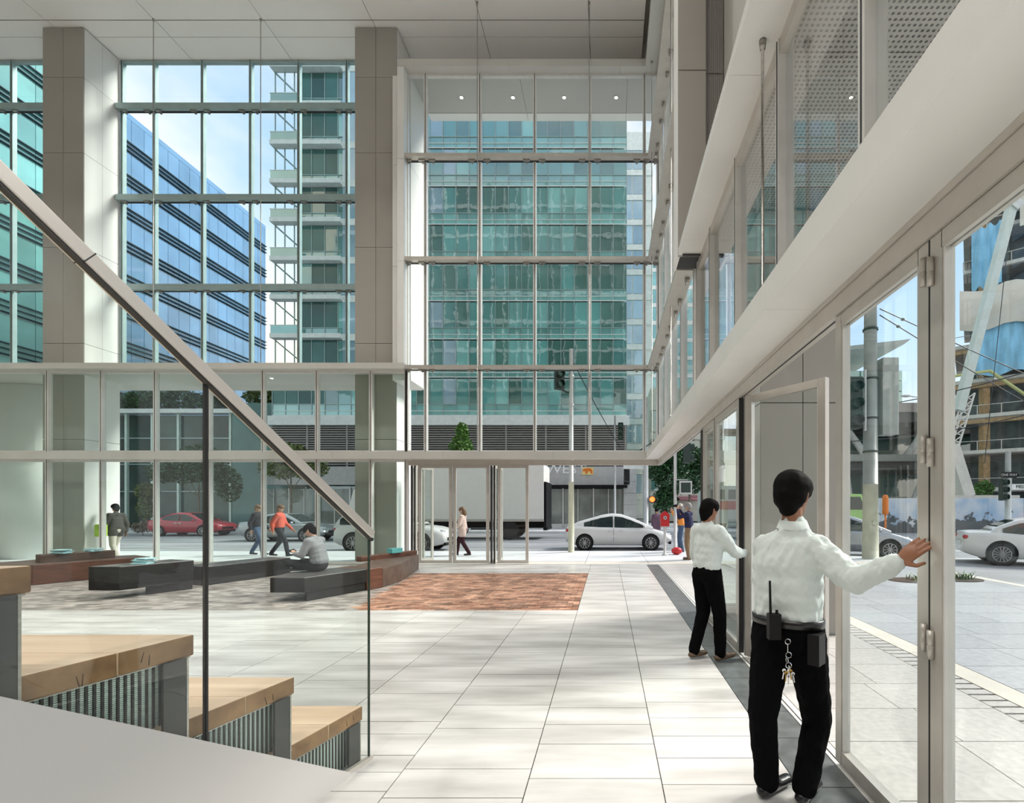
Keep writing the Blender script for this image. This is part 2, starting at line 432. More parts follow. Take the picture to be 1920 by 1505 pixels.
# walls behind the camera and at the far left, and added unseen fill lamps
wb = box('wall_back', -26, 1.5, -10.3, -10, -.05, ZC, M['benchbrown']); tag(wb, 'plain dark back wall of the lobby behind the camera', 'wall', kind='structure')
wl = box('wall_left', -26.3, -26, -10.3, 15.2, -.05, ZC, M['column']); tag(wl, 'plain far left wall of the lobby', 'wall', kind='structure')
FILL_W = 72.0
for i in range(5):
    for j_ in range(4):
        x, y = -21.5 + i * 4.9, -7.5 + j_ * 5.6
        d = root('fill_lamp', (x, y, ZC), 'deep can lamp, %s from the left, %s row from the back wall' % (('first', 'second', 'third', 'fourth', 'fifth')[i], ('first', 'second', 'third', 'fourth')[j_]), 'ceiling lamp', 'can lamps of the lobby')
        MB().lathe([(.25, 0), (.27, 0), (.27, .64), (.25, .64)], 20, (x, y, ZC - .64), ring=True).build('can', M['alulight'], d, True)
        MB().lathe([(.249, 0), (.249, .02)], 20, (x, y, ZC - .03)).build('lens', M['lens'], d)
        ld = bpy.data.lights.new('fill_light', 'AREA'); ld.shape = 'DISK'; ld.size = .46; ld.energy = FILL_W; ld.color = (1, .965, .91); ld.spread = R(98)
        lo = bpy.data.objects.new('fill_light', ld); COL.objects.link(lo); lo.location = (x, y, ZC - .60); par(lo, d)

# ------------------------------------------------------------------ columns
def column(x0, x1, y0, y1, z1, label, joints=(3.6, 6.4, 9.2, 11.95, 14.15), front='column', side='litwhite'):
    c = root('column', ((x0 + x1) / 2, (y0 + y1) / 2, 0), label, 'column', kind='structure')
    box('core', x0 + .03, x1 - .03, y0 + .03, y1 - .02, -0.02, z1, M['gasket'], c)
    zs = [0.0] + [j for j in joints if j < z1] + [z1]
    xm = (x0 + x1) / 2; ym = (y0 + y1) / 2
    for a, b in zip(zs[:-1], zs[1:]):
        a += .006; b -= .006
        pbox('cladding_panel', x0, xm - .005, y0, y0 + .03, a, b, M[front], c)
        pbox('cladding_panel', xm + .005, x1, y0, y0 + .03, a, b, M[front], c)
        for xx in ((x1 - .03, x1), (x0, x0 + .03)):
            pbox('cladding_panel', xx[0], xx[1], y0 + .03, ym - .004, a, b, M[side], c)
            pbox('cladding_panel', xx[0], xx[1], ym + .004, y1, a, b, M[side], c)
    return c
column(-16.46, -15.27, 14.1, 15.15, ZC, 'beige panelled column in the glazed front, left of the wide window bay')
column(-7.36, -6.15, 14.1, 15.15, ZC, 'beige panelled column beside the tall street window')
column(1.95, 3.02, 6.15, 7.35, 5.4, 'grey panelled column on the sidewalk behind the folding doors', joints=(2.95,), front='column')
# hanging clad pier of the side wall, with louvred flank
pr = root('wall_right', (1.3, 7.6, 5.46), 'grey clad pier hanging on the side wall above the lower ledge', 'wall', kind='structure')
for a, b in ((5.46, 8.27), (8.29, 11.2), (11.22, 13.86)):
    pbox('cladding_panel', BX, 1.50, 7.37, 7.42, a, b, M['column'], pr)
    pbox('cladding_panel', BX, BX + .03, 7.42, 7.86, a, b, M['litwhite'], pr)
box('core', BX + .03, 1.5, 7.42, 7.86, 5.5, 13.86, M['gasket'], pr)
for k in range(12):
    x = 1.52 + k * 0.022
    for a, b in ((5.6, 8.27), (8.29, 13.86)): pbox('louvre_blade', x, x + .013, 7.43, 7.47, a, b, M['column'], pr)
box('louvre_back', 1.51, 1.80, 7.48, 7.52, 5.5, 13.86, M['gasket'], pr)
box('reveal_panel', 1.79, 1.83, 5.0, 7.5, 5.66, 13.86, M['panel'], pr)

up_ = root('wall_upper_storeys', (-8, 16, 16.6), 'glass storeys of the own building above the lobby roof', 'facade', kind='structure')
box('storey_core', -34, 7, 14.3, 15.2, 16.6, 42, M['t2'], up_)
for k in range(28): pbox('storey_fin', -34 + k * 1.5, -33.9 + k * 1.5, 15.2, 15.42, 16.6, 42, M['twhite'], up_)
for k in range(7): pbox('storey_band', -34, 7, 15.2, 15.38, 17.5 + k * 3.6, 17.9 + k * 3.6, M['twhite'], up_)
# ------------------------------------------------------------------ beams and ledges
def segbeam(name, label, axis, a0, a1, step, lo, hi, z0, z1, m, off=0):
    b = root(name, ((a0 + a1) / 2 if axis == 'x' else lo, lo if axis == 'x' else (a0 + a1) / 2, z0), label, 'beam', kind='structure')
    a = a0
    while a < a1 - .01:
        e_ = min(a + step, a1)
        if axis == 'x': pbox('beam_panel', a + .002, e_ - .002, lo, hi, z0, z1, M[m], b)
        else: pbox('beam_panel', lo, hi, a + .002, e_ - .002, z0, z1, M[m], b)
        a = e_
    return b
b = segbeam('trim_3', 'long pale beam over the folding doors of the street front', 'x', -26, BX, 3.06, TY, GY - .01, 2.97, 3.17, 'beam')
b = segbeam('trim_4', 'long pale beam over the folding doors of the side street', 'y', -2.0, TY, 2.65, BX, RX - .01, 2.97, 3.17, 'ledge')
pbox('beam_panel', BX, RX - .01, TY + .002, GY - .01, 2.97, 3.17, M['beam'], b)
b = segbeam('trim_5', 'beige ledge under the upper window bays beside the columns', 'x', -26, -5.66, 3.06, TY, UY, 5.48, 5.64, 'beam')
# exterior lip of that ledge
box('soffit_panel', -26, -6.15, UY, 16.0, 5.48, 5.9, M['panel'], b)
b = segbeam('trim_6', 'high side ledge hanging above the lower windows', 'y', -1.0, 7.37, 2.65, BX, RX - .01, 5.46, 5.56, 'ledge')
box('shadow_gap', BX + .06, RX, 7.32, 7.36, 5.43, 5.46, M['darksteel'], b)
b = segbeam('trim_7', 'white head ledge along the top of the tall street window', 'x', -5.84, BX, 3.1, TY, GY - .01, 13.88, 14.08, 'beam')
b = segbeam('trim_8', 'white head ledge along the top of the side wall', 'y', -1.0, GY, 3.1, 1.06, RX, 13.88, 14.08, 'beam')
# tall white jamb of the street window and white reveal outside
j = root('trim_9', (-5.75, TY, 5.6), 'tall white jamb at the side of the street window', 'jamb', kind='structure')
for a, b_ in ((5.64, 8.46), (8.47, 11.30), (11.31, 13.87)): pbox('jamb_panel', -5.84, -5.66, TY, GY - .02, a, b_, M['ledge'], j)
box('gasket_line', -5.66, -5.645, GY - .03, GY, 5.5, 13.88, M['gasket'], j)
rv = root('wall_outside', (-5.9, 14.4, 5.25), 'white reveal wall outside the tall street window', 'wall', kind='structure')
for a, b_ in ((5.25, 8.5), (8.51, 11.4), (11.41, 13.95)): pbox('reveal_panel', -6.14, -5.62, GY + .08, 14.95, a, b_, M['litwhite'], rv)
# head frames of folding doors
hd = root('trim_10', (-2, GY, 2.78), 'aluminium door head under the street front beam', 'door head', kind='structure')
box('head_frame', -5.68, 1.5, GY - .02, GY + .1, 2.82, 2.965, M['alu'], hd)
hd = root('trim_11', (RX, 6, 2.78), 'aluminium door head under the side beam', 'door head', kind='structure')
box('head_frame', 1.425, 1.52, -2, GY - .02, 2.8185, 2.93, M['alu'], hd)
box('head_groove', 1.462, 1.476, -2, GY - .02, 2.8165, 2.819, M['gasket'], hd)
box('head_cover', 1.415, 1.52, -2, GY - .02, 2.932, 2.965, M['alu'], hd)
# soffit over the street with downlights
sf = root('ceiling_outside', (-2, 14.6, 13.95), 'pale soffit over the street window with four downlights', 'soffit', kind='structure')
for k in range(3):
    x0 = -5.62 + k * 3.1
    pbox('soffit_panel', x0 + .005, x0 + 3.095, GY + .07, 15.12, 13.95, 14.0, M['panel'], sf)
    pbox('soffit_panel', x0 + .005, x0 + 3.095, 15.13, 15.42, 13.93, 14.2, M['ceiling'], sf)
for i, x in enumerate((-4.39, -2.84, -1.30, 0.26)):
    d = root('downlight', (x, 14.54, 13.93), 'small round downlight, %s of the four in the high soffit' % ('first', 'second', 'third', 'last')[i], 'downlight', 'downlights in the high soffit')
    MB().lathe([(0.045, 0), (0.065, 0), (0.065, .02), (0.045, .02)], 16, (x, 14.54, 13.928), ring=True).build('trim_ring', M['alulight'], d)
    MB().lathe([(0.0445, 0), (0.0445, .012)], 16, (x, 14.54, 13.934)).build('lens', M['lamp'], d)
for i, x in enumerate((-8.6, -10.0)):
    d = root('downlight', (x, 14.4, 5.46), 'small downlight in the low soffit outside the ground floor window, %s' % ('nearer the column', 'further from the column')[i], 'downlight', 'downlights in the low soffit')
    MB().lathe([(0.045, 0), (0.065, 0), (0.065, .02), (0.045, .02)], 12, (x, 14.4, 5.458), ring=True).build('trim_ring', M['alulight'], d)
    MB().lathe([(0.0445, 0), (0.0445, .012)], 12, (x, 14.4, 5.464)).build('lens', M['lamp'], d)
# perforated soffit over the side sidewalk
sf = root('ceiling_side', (3, 4, 5.5), 'perforated metal soffit over the side sidewalk', 'soffit', kind='structure')
for k in range(7):
    pbox('soffit_panel', 1.52, 4.6, -4 + k * 1.62, -4 + k * 1.62 + 1.61, 5.47, 5.55, M['perf'], sf)

# ------------------------------------------------------------------ glazing
def glazed(name, label, xs, zs, y, mw=0.085, md=0.12, gm='glass', tdepth=0.0, tz=0.12, tm='alu', brackets=False, mm='alulight', skip=()):
    w = root(name, ((xs[0] + xs[-1]) / 2, y, zs[0]), label, 'window', kind='structure')
    for x in xs:
        box('mullion', x - mw / 2, x + mw / 2, y - md * .6, y + md * .4, zs[0], zs[-1], M[mm], w)
        box('gasket', x - .008, x + .008, y - md * .6 - .004, y - md * .6, zs[0], zs[-1], M['gasket'], w)
    for zi, z in enumerate(zs[1:-1]):
        box('transom', xs[0] - .05, xs[-1] + .05, y - max(tdepth, .07), y - .02, z - tz / 2, z + tz / 2, M[tm], w)
        box('gasket', xs[0], xs[-1], y - .10, y - .03, z - tz / 2 - .012, z - tz / 2, M['gasket'], w)
        if brackets:
            for i in range(len(xs) - 1):
                for f in (0.14, 0.86):
                    xx = xs[i] + (xs[i + 1] - xs[i]) * f
                    q = MB().box(xx - .09, xx + .09, y - .17, y - .10, z - tz / 2 - .035, z - tz / 2)
                    q.box(xx - .03, xx + .03, y - .10, y - .03, z - tz / 2 - .05, z - tz / 2)
                    q.build('clip_bracket', M['steel'], w)
    for k in (zs[0], zs[-1]):
        box('frame_rail', xs[0], xs[-1], y - .06, y + .04, k - (.06 if k == zs[-1] else 0), k + (0 if k == zs[-1] else .06), M[mm], w)
    for i in range(len(xs) - 1):
        for k in range(len(zs) - 1):
            if (i, k) in skip: continue
            pbox('pane', xs[i] + .03, xs[i + 1] - .03, y, y + .012, zs[k] + .05, zs[k + 1] - .05, M[gm], w)
    return w
# tall street window
glazed('window_1', 'tall street window of clear panes on steel shelves', [-5.68, -5.15, -3.61, -2.06, -0.50, 1.045, RX], [3.17, 5.54, 8.56, 11.44, 13.88], GY,
       tdepth=.28, tz=.09, tm='alu', brackets=True)
# ground floor glazing left of it
XL = [-6.7 - 1.525 * i for i in range(0, 9)][::-1]
glazed('window_2', 'low band of windows between the two pale beams, beside the columns', XL + [-5.7], [3.17, 5.48], GY, gm='tintglass')
glazed('window_3', 'floor to ceiling lobby windows behind the benches', XL + [-5.7], [0.02, 2.97], GY, gm='tintglass')
# upper bays
XU = [-14.19 + 1.507 * i for i in range(0, 6)]
glazed('window_4', 'wide upper window bay between the two columns', [-15.25] + XU[:-1] + [-7.38] if False else [-15.2] + XU[:5] + [-7.4], [5.64, 8.46, 11.24, 14.07, ZC], UY,
       gm='tintglass', tdepth=.22, tz=.17, tm='tmull', brackets=True, mm='tmull')
glazed('window_5', 'upper window bay at the far left beyond the column', [-24.7, -23.15, -21.65, -20.15, -18.65, -17.15, -16.48], [5.64, 8.46, 11.24, 14.07, ZC], UY,
       gm='tintglass', tdepth=.22, tz=.17, tm='tmull', brackets=True, mm='tmull')
# side wall glazing
def sideglazed(name, label, ys, zs, gm, tdep=.12, mw=.07, x=RX, brackets=True):
    w = root(name, (x, (ys[0] + ys[-1]) / 2, zs[0]), label, 'window', kind='structure')
    for y in ys:
        box('mullion', x - .03, x + .10, y - mw / 2, y + mw / 2, zs[0], zs[-1], M['alulight'], w)
        box('gasket', x - .034, x - .03, y - .006, y + .006, zs[0], zs[-1], M['gasket'], w)
    for z in zs[1:-1]:
        box('transom', x - tdep, x, ys[0], ys[-1], z - .05, z + .05, M['alu'], w)
        if brackets:
            for i in range(len(ys) - 1):
                for f in (.2, .8):
                    yy = ys[i] + (ys[i + 1] - ys[i]) * f
                    MB().box(x - .12, x - .05, yy - .05, yy + .05, z - .09, z - .05).tube([(x - .1, yy, z - .09), (x - .1, yy, z - .16)], .015, 6).build('clip_bracket', M['steel'], w)
    box('frame_rail', x - .02, x + .05, ys[0], ys[-1], zs[-1] - .12, zs[-1], M['alu'], w)
    box('frame_rail', x - .02, x + .05, ys[0], ys[-1], zs[0], zs[0] + .04, M['alu'], w)
    for i in range(len(ys) - 1):
        for k in range(len(zs) - 1):
            pbox('pane', x + .03, x + .042, ys[i] + .02, ys[i + 1] - .02, zs[k] + .03, zs[k + 1] - .04, M[gm], w)
    return w
YS = [1.345 + 1.325 * i for i in range(5)]
sideglazed('window_6', 'side windows between the two ledges, nearest the camera', [-1.3, 0.02] + YS + [7.6], [3.17, 5.46], 'glassW')
sideglazed('window_7', 'tall side window wall beyond the clad pier', [7.9, 9.3, 10.62, 11.95, 13.27, 13.74], [3.17, 5.54, 8.56, 11.44, 13.88], 'glass', tdep=.3)
wt = box('wall_front_upper', -6.15, 1.55, UY - .02, UY + .1, 14.1, 16.2, M['ceiling']); tag(wt, 'white wall strip above the tall street window', 'wall', kind='structure')
wt = box('wall_right_upper', 1.45, 1.55, -10, UY, 14.0, 16.2, M['ceiling']); tag(wt, 'white wall strip above the side window wall', 'wall', kind='structure')
# hanging rods
for i, (x, y, z0, z1, lab) in enumerate(((-13.0, 13.85, 5.64, ZC, 'thin hanging rod before the wide upper window bay, near the column'),
        (-9.93, 13.85, 5.64, ZC, 'thin hanging rod across the middle of the wide upper window bay'),
        (-18.7, 13.85, 5.64, ZC, 'thin hanging rod before the far left upper window'),
        (-3.60, 13.38, 3.17, ZC, 'thin hanging rod before the tall street window, nearer its white jamb'),
        (-0.50, 13.38, 3.17, ZC, 'thin hanging rod before the tall street window, nearer the side wall'),
        (1.22, 13.3, 3.17, 13.88, 'thin hanging rod in the corner of the two glass walls'),
        (1.22, 9.3, 3.17, 13.88, 'thin hanging rod along the side wall beyond the clad pier'),
        (1.277, 3.98, 3.17, 5.46, 'thick steel rod between the two side ledges'))):
    q = root('tie_rod', (x, y, z0), lab, 'tie rod', 'hanging tie rods')
    r = .0125 if i == 7 else .011
    MB().tube([(x, y, z0), (x, y, z1)], r, 8).build('rod', M['steel'], q, True)
    MB().lathe([(r * 1.9, 0), (r * 2.4, .05), (r * 2.4, .07), (r, .07)], 10, (x, y, z1 - .07)).build('socket', M['steel'], q, True)

# ------------------------------------------------------------------ folding door leaves
def leaf(name, label, p0, p1, z0=0.03, z1=2.815, st=0.075, dp=0.055, gm='glassR', hinge=None):
    p0 = Vector((*p0, 0)); p1 = Vector((*p1, 0)); L = (p1 - p0).length; t = (p1 - p0) / L; n = Vector((-t.y, t.x, 0))
    d = root(name, p0, label, 'door', kind='structure')
    def bb(nm, a, b, za, zb, w0, w1, m):
        q = [p0 + t * a + n * w0, p0 + t * b + n * w0, p0 + t * b + n * w1, p0 + t * a + n * w1]
        return MB().prism([(v.x, v.y) for v in q], za, zb).build(nm, m, d)
    for a in (0.004, L - st - .004):
        bb('stile', a, a + st, z0, z1, -dp / 2, dp / 2, M['alu'])
    bb('rail', st, L - st, z0, z0 + st * 1.15, -dp / 2, dp / 2, M['alu'])
    bb('rail', st, L - st, z1 - st, z1, -dp / 2, dp / 2, M['alu'])
    for (a, b) in ((st, st + .014), (L - st - .014, L - st)):
        bb('glazing_bead', a, b, z0 + st, z1 - st, -dp * .42, dp * .42, M['alulight'])
    bb('gasket', -.004, .004, z0, z1, -dp / 2, dp / 2, M['gasket'])
    bb('pane', st, L - st, z0 + st, z1 - st, -.006, .006, M[gm])
    if hinge is not None:
        s, zsq = hinge
        for z in zsq:
            for k, o_ in ((0, -.022), (1, .024)):
                c = p0 + t * (0 if s == 0 else L) + t * o_ + n * (dp / 2 + .012)
                MB().lathe([(.014, 0), (.0145, .06), (.012, .062), (.0145, .065), (.014, .125)], 12, (c.x, c.y, z + k * .02)).build('hinge', M['alu'], d, True)
    return d
X_ = 1.468
leaf('door_1', 'nearest side door leaf, cut off by the picture edge', (X_, 1.15), (X_, 2.163), hinge=(1, (0.95, 1.80, 2.60)))
leaf('door_2', 'side door leaf pushed by the man in the white shirt', (X_, 2.167), (X_, 3.06))
leaf('door_3', 'side door leaf swung outward behind the man, before the grey column', (1.50, 5.22), (2.02, 4.44), dp=.06)
leaf('door_4', 'closed side door leaf just beyond the swung one', (X_, 5.30), (X_, 6.50))
leaf('door_5', 'closed side door leaf furthest along the side street', (X_, 6.52), (X_, 7.30))
for i, y in enumerate((7.36, 7.47, 7.58)):
    leaf('door_%d' % (6 + i), 'folded side door leaf, %s in the outdoor stack at the open corner' % ('first', 'second', 'third')[i], (X_, y), (X_ + .8, y + .03), dp=.05)
leaf('door_9', 'street front door leaf next to the bench end', (gx(784, GY), GY + .04), (gx(847, GY), GY + .04), gm='glass', hinge=(1, (.4, 1.3, 2.2)))
leaf('door_10', 'street front door leaf with the walking woman behind it', (gx(849, GY), GY + .04), (gx(917, GY), GY + .04), gm='glass')
leaf('door_11', 'street front door leaf beside the wide opening', (gx(933, GY), GY + .04), (gx(991, GY), GY + .04), gm='glass')
for i, (u, du) in enumerate(((770, 0), (776, 1), (920, 0), (926, 1))):
    x = gx(u, GY)
    leaf('door_%d' % (12 + i), 'folded street front door leaf seen on edge, %s' % ('against the white column side', 'beside the bench end leaf', 'between the two glazed leaves', 'against the last leaf')[i],
         (x, GY + .07), (x + (.22 if i == 1 else .04), GY + .9), dp=.05)
# ------------------------------------------------------------------ bleacher stair
def stripes(name, c1, c2, pitch):
    m = bpy.data.materials.new(name); m.use_nodes = True; t = m.node_tree; b = t.nodes['Principled BSDF']
    g = nn(t, 'ShaderNodeNewGeometry'); s = nn(t, 'ShaderNodeSeparateXYZ'); t.links.new(g.outputs['Position'], s.inputs[0])
    a = nn(t, 'ShaderNodeMath', operation='DIVIDE'); a.inputs[1].default_value = pitch; t.links.new(s.outputs['Z'], a.inputs[0])
    f = nn(t, 'ShaderNodeMath', operation='FRACT'); t.links.new(a.outputs[0], f.inputs[0])
    r = nn(t, 'ShaderNodeValToRGB'); r.color_ramp.interpolation = 'CONSTANT'
    r.color_ramp.elements[0].color = (*c1, 1); r.color_ramp.elements[1].color = (*c2, 1); r.color_ramp.elements[1].position = 0.72
    t.links.new(f.outputs[0], r.inputs[0]); t.links.new(r.outputs[0], b.inputs['Base Color'])
    b.inputs['Roughness'].default_value = 0.5
    return m
M['fin'] = stripes('mint_finned_heater', (0.72, 0.84, 0.77), (0.12, 0.14, 0.13), 0.0075)
SKW = 0.2314
def sx(y, off=0.0): return -1.569 + off + SKW * (y - 3.1)
for k in range(4):
    y0 = 3.1 - 0.497 * k; zt = 0.35 + 0.359 * k; zb = zt - 0.09
    ordn = ('lowest', 'second', 'third', 'highest')[k]
    st = root('seating_step', (-2.5, y0 - .25, max(0, zt - .359)), '%s thick oak step of the bleacher stair' % ordn, 'step', 'oak steps of the bleacher stair')
    # two heavy timbers side by side
    cuts = [y0, y0 - .268, y0 - .497 * 1.55]
    for j in range(2):
        ya, yb = cuts[j] - (.0015 if j else 0), cuts[j + 1] + .0015
        poly = [(-4.6, ya), (-4.6, yb), (sx(yb), yb), (sx(ya), ya)]
        q = MB().prism(poly, zb, zt)
        idx = []
        for f in q.F:
            vs = [q.V[i] for i in f]; n = (vs[1] - vs[0]).cross(vs[2] - vs[0]); c = sum(vs, Vector()) / len(vs)
            idx.append(1 if (abs(n.z) < 1e-9 and c.x > -2.6) else 0)
        o = mob('timber', q.V, q.F, None, st, mats=[M['wood'], M['woodend']], idx=idx)
        md = o.modifiers.new('edge', 'BEVEL'); md.width = 0.006; md.segments = 2; md.limit_method = 'ANGLE'
        # drying cracks in the end grain
        r3 = random.Random(k * 7 + j)
        for _ in range(2):
            yc = yb + (ya - yb) * r3.uniform(.2, .8); h0 = zb + r3.uniform(.0, .04); h1 = h0 + r3.uniform(.03, .046); dy = r3.uniform(-.012, .012)
            MB().extr([(sx(yc, .0), yc, h0), (sx(yc + .004), yc + .004, h0), (sx(yc + dy + .001), yc + dy + .001, h1), (sx(yc + dy), yc + dy, h1)], (.0012, 0, 0)).build('crack', M['crack'], o)
    # finned heater behind upright bars, and the dark steel post
    zlo = zt - .359 + .0005 if k else 0.004
    ylo, yhi = y0 - .60, y0 - .012
    q = MB(); z = zlo + .006
    while z < zb - .008:
        q.prism([(sx(ylo, -.047), ylo), (sx(yhi, -.047), yhi), (sx(yhi, -.062), yhi), (sx(ylo, -.062), ylo)], z, z + .0052); z += .0078
    o = q.build('heater_fins', M['mint'], st); o['kind'] = 'stuff'
    y = yhi - .004
    while y > ylo:
        yb = y - .0085
        MB().prism([(sx(y, -.042), y), (sx(yb, -.042), yb), (sx(yb, -.0465), yb), (sx(y, -.0465), y)], zlo + .002, zb).build('upright_bar', M['steel'] if y > yhi - .05 else M['darksteel'], st)
        y -= .0235
    ya, yb = y0 - .042, y0 - .127
    MB().prism([(sx(ya, .012), ya), (sx(yb, .012), yb), (sx(yb, .003), yb), (sx(ya, .003), ya)], max(.013, zlo - .36), zb).build('post_plate', M['darksteel'], st)
    MB().prism([(sx(ya, .014), ya), (sx(ya + .008, .014), ya + .008), (sx(ya + .008, .003), ya + .008), (sx(ya, .003), ya)], max(.013, zlo - .36), zb).build('post_edge', M['steel'], st)
    MB().prism([(sx(ylo, -.004), ylo), (sx(yhi, -.004), yhi), (sx(yhi, -.07), yhi), (sx(ylo, -.07), ylo)], zb - .005, zb - .0005).build('rim_strip', M['steel'], st)
# base plinth of the lowest step
box('stair_plinth', -4.6, -1.80, 2.62, 3.0, .0005, .003, M['darksteel']); o = bpy.data.objects['stair_plinth']
tag(o, 'thin dark steel base plate under the lowest oak step', 'base plate')
# white cheek wall
ck = MB(); pts = [(3.0, 0.0), (2.93, 0.012), (0.45, 0.012 + .7135 * 2.48), (0.45, 0.0)]
ck.extr([(sx(y, .045), y, z) for y, z in pts], (0.022, 0, 0))
o = ck.build('wall_stair', M['white']); tag(o, 'white sloping cheek wall at the foot of the bleacher stair', 'wall', kind='structure')
sh = MB().extr([(sx(y, .018), y, z) for y, z in ((3.13, 0), (3.13, .018), (2.9, .03), (2.5, .31), (2.5, 0))], (0.03, 0, 0))
# guard: two glass panes, a square rail
def railz(y): return 1.452 + .756 * (3.114 - y)
gd = root('glass_guard', (sx(3.0, .024), 2.5, 0), 'frameless glass guard with a square metal handrail along the stair', 'guard rail')
sh.build('base_shoe', M['alu'], gd)
def gpane(ya, yb):
    def zb_(y): return max(.012, .7135 * (2.93 - y) - .06)
    ys = [ya, min(max(2.93, ya), yb), yb] if ya < 2.93 < yb else [ya, yb]
    poly = [(y, zb_(y)) for y in ys] + [(y, railz(y) - .03) for y in ys[::-1]]
    return MB().extr([(sx(y, .024), y, z) for y, z in poly], (.012, 0, 0)).build('pane', M['guard'], gd)
gpane(2.130, 3.112); gpane(0.95, 2.118)
MB().extr([(sx(y, .0235), y, z) for y, z in ((3.1115, .014), (3.1155, .014), (3.1155, railz(3.1155) - .03), (3.1115, railz(3.1115) - .03))], (.013, 0, 0)).build('pane_edge', mat('dark_glass_edge', (.03, .06, .045), .2), gd)
for y0_, y1_ in ((2.1155, 2.1325),):
    MB().extr([(sx(y, .022), y, z) for y, z in ((y0_ + .004, .7135 * (2.93 - y0_) - .06), (y1_ - .004, .7135 * (2.93 - y1_) - .06), (y1_ - .004, railz(y1_) - .03), (y0_ + .004, railz(y0_) - .03))], (.016, 0, 0)).build('pane_gap_seal', M['gasket'], gd)
a = Vector((sx(3.125, .03), 3.125, railz(3.125))); b = Vector((sx(0.5, .03), 0.5, railz(0.5)))
o = MB().bar(a, b, .056, .052).build('handrail', M['rail'], gd)
md = o.modifiers.new('edge', 'BEVEL'); md.width = 0.005; md.segments = 2
dn = Vector((0, 0, -.034))
MB().bar(a + dn + Vector((.01, .0, 0)), b + dn + Vector((.01, 0, 0)), .026, .018).build('rail_channel', M['gasket'], gd)
t = (b - a).normalized(); c = P(213, 530, 1.72); c = a + t * ((1.72 - a.y) / t.y)
MB().bar(c - t * .002, c + t * .002, .0568, .0528).build('rail_joint', M['gasket'], gd)

# ------------------------------------------------------------------ benches
def bench(loc, label, parts):
    b_ = root('bench', loc, label, 'bench', 'sculptural lobby benches')
    for nm, poly, z0, z1, m in parts:
        o = MB().prism(poly, z0, z1).build(nm, M[m], b_)
        md = o.modifiers.new('edge', 'BEVEL'); md.width = .012; md.segments = 2; md.limit_method = 'ANGLE'
    return b_
def top(poly, z, m='benchtop', s=.985):
    cx = sum(p[0] for p in poly) / len(poly); cy = sum(p[1] for p in poly) / len(poly)
    return ('seat_top', [(cx + (x - cx) * s, cy + (y - cy) * s) for x, y in poly], z - .012, z + .004, m)
A0 = [(-5.78, 8.28), (-5.19, 8.28), (-4.69, 9.44), (-5.45, 9.62), (-5.9, 9.0)]
A1 = [(-4.69, 9.44), (-4.55, 9.8), (-5.3, 10.02), (-5.45, 9.62)]
A2 = [(-4.55, 9.8), (-4.54, 10.65), (-4.94, 12.67), (-5.62, 12.6), (-5.3, 10.02)]
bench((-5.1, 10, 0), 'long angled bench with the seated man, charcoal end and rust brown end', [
    ('seat', A0, .16, .415, 'bench'), ('support', [(-5.19, 8.34), (-4.72, 9.44), (-5.35, 9.55), (-5.32, 8.5)], 0, .17, 'bench'),  # near end: darkening by the guard glass put into the charcoal colour
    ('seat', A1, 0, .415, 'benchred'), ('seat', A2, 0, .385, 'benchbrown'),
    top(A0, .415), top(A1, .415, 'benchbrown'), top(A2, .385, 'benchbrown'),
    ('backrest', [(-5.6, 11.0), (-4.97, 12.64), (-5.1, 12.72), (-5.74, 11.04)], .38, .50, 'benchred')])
B0 = [(-9.18, 8.55), (-8.63, 8.55), (-8.22, 9.62), (-8.85, 9.8)]
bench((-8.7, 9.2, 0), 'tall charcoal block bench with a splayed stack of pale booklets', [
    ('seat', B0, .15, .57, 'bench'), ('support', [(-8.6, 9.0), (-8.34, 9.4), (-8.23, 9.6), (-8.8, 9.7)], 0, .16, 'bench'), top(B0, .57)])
C0 = [(-8.31, 10.0), (-7.76, 11.85), (-8.4, 12.0), (-9.0, 10.2)]
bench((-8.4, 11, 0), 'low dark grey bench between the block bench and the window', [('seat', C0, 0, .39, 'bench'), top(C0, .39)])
D0 = [(-13.2, 10.0), (-11.95, 10.06), (-11.6, 10.9), (-11.15, 11.8), (-11.9, 12.2), (-13.2, 11.2)]
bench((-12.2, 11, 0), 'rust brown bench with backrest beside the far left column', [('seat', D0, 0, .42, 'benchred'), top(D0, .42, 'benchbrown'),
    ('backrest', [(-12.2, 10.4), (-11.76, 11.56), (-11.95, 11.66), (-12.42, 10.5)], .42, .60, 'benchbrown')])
def booklets(c, n, label, grp, sp=.05):
    lab0 = label
    for i in range(n):
        label = ('topmost ' if i == n - 1 else 'lowest ' if i == 0 else 'inner ') + lab0
        w, d, h = .26, .20, .014
        q = MB().box(-w / 2, w / 2, -d / 2, d / 2, 0, h)
        o = q.build('booklet', M['tealpale'] if i % 4 != 3 else M['store']); o.location = (c[0] + rnd.uniform(-sp, sp), c[1] + rnd.uniform(-sp, sp), c[2] + i * (h + .0005)); o.rotation_euler = (0, 0, rnd.uniform(-.3, .3))
        tag(o, label, 'booklet', grp)
booklets((-8.66, 9.05, .576), 7, 'pale blue booklet in the splayed stack on the tall charcoal block', 'booklets on the charcoal block', .07)
booklets((-12.15, 10.75, .602), 6, 'pale blue booklet stacked on the backrest of the rust brown bench', 'booklets on the bench backrest')
booklets((-11.95, 11.25, .602), 5, 'pale booklet in the second stack on the rust brown backrest', 'second booklets on the bench backrest', .02)
o = MB().box(-.19, .13, -.09, .09, 0, .11).build('display_box', M['teal']); o.location = (-5.25, 12.0, .501); o.rotation_euler = (0, 0, 1.15)
tag(o, 'teal cardboard box on the backrest of the long bench', 'box')
o = MB().lathe([(.03, 0), (.034, .004), (.034, .012), (.022, .014)], 14).build('bench_socket', M['black']); o.location = (-5.36, 11.76, .445); o.rotation_euler = (R(90), 0, R(-70))
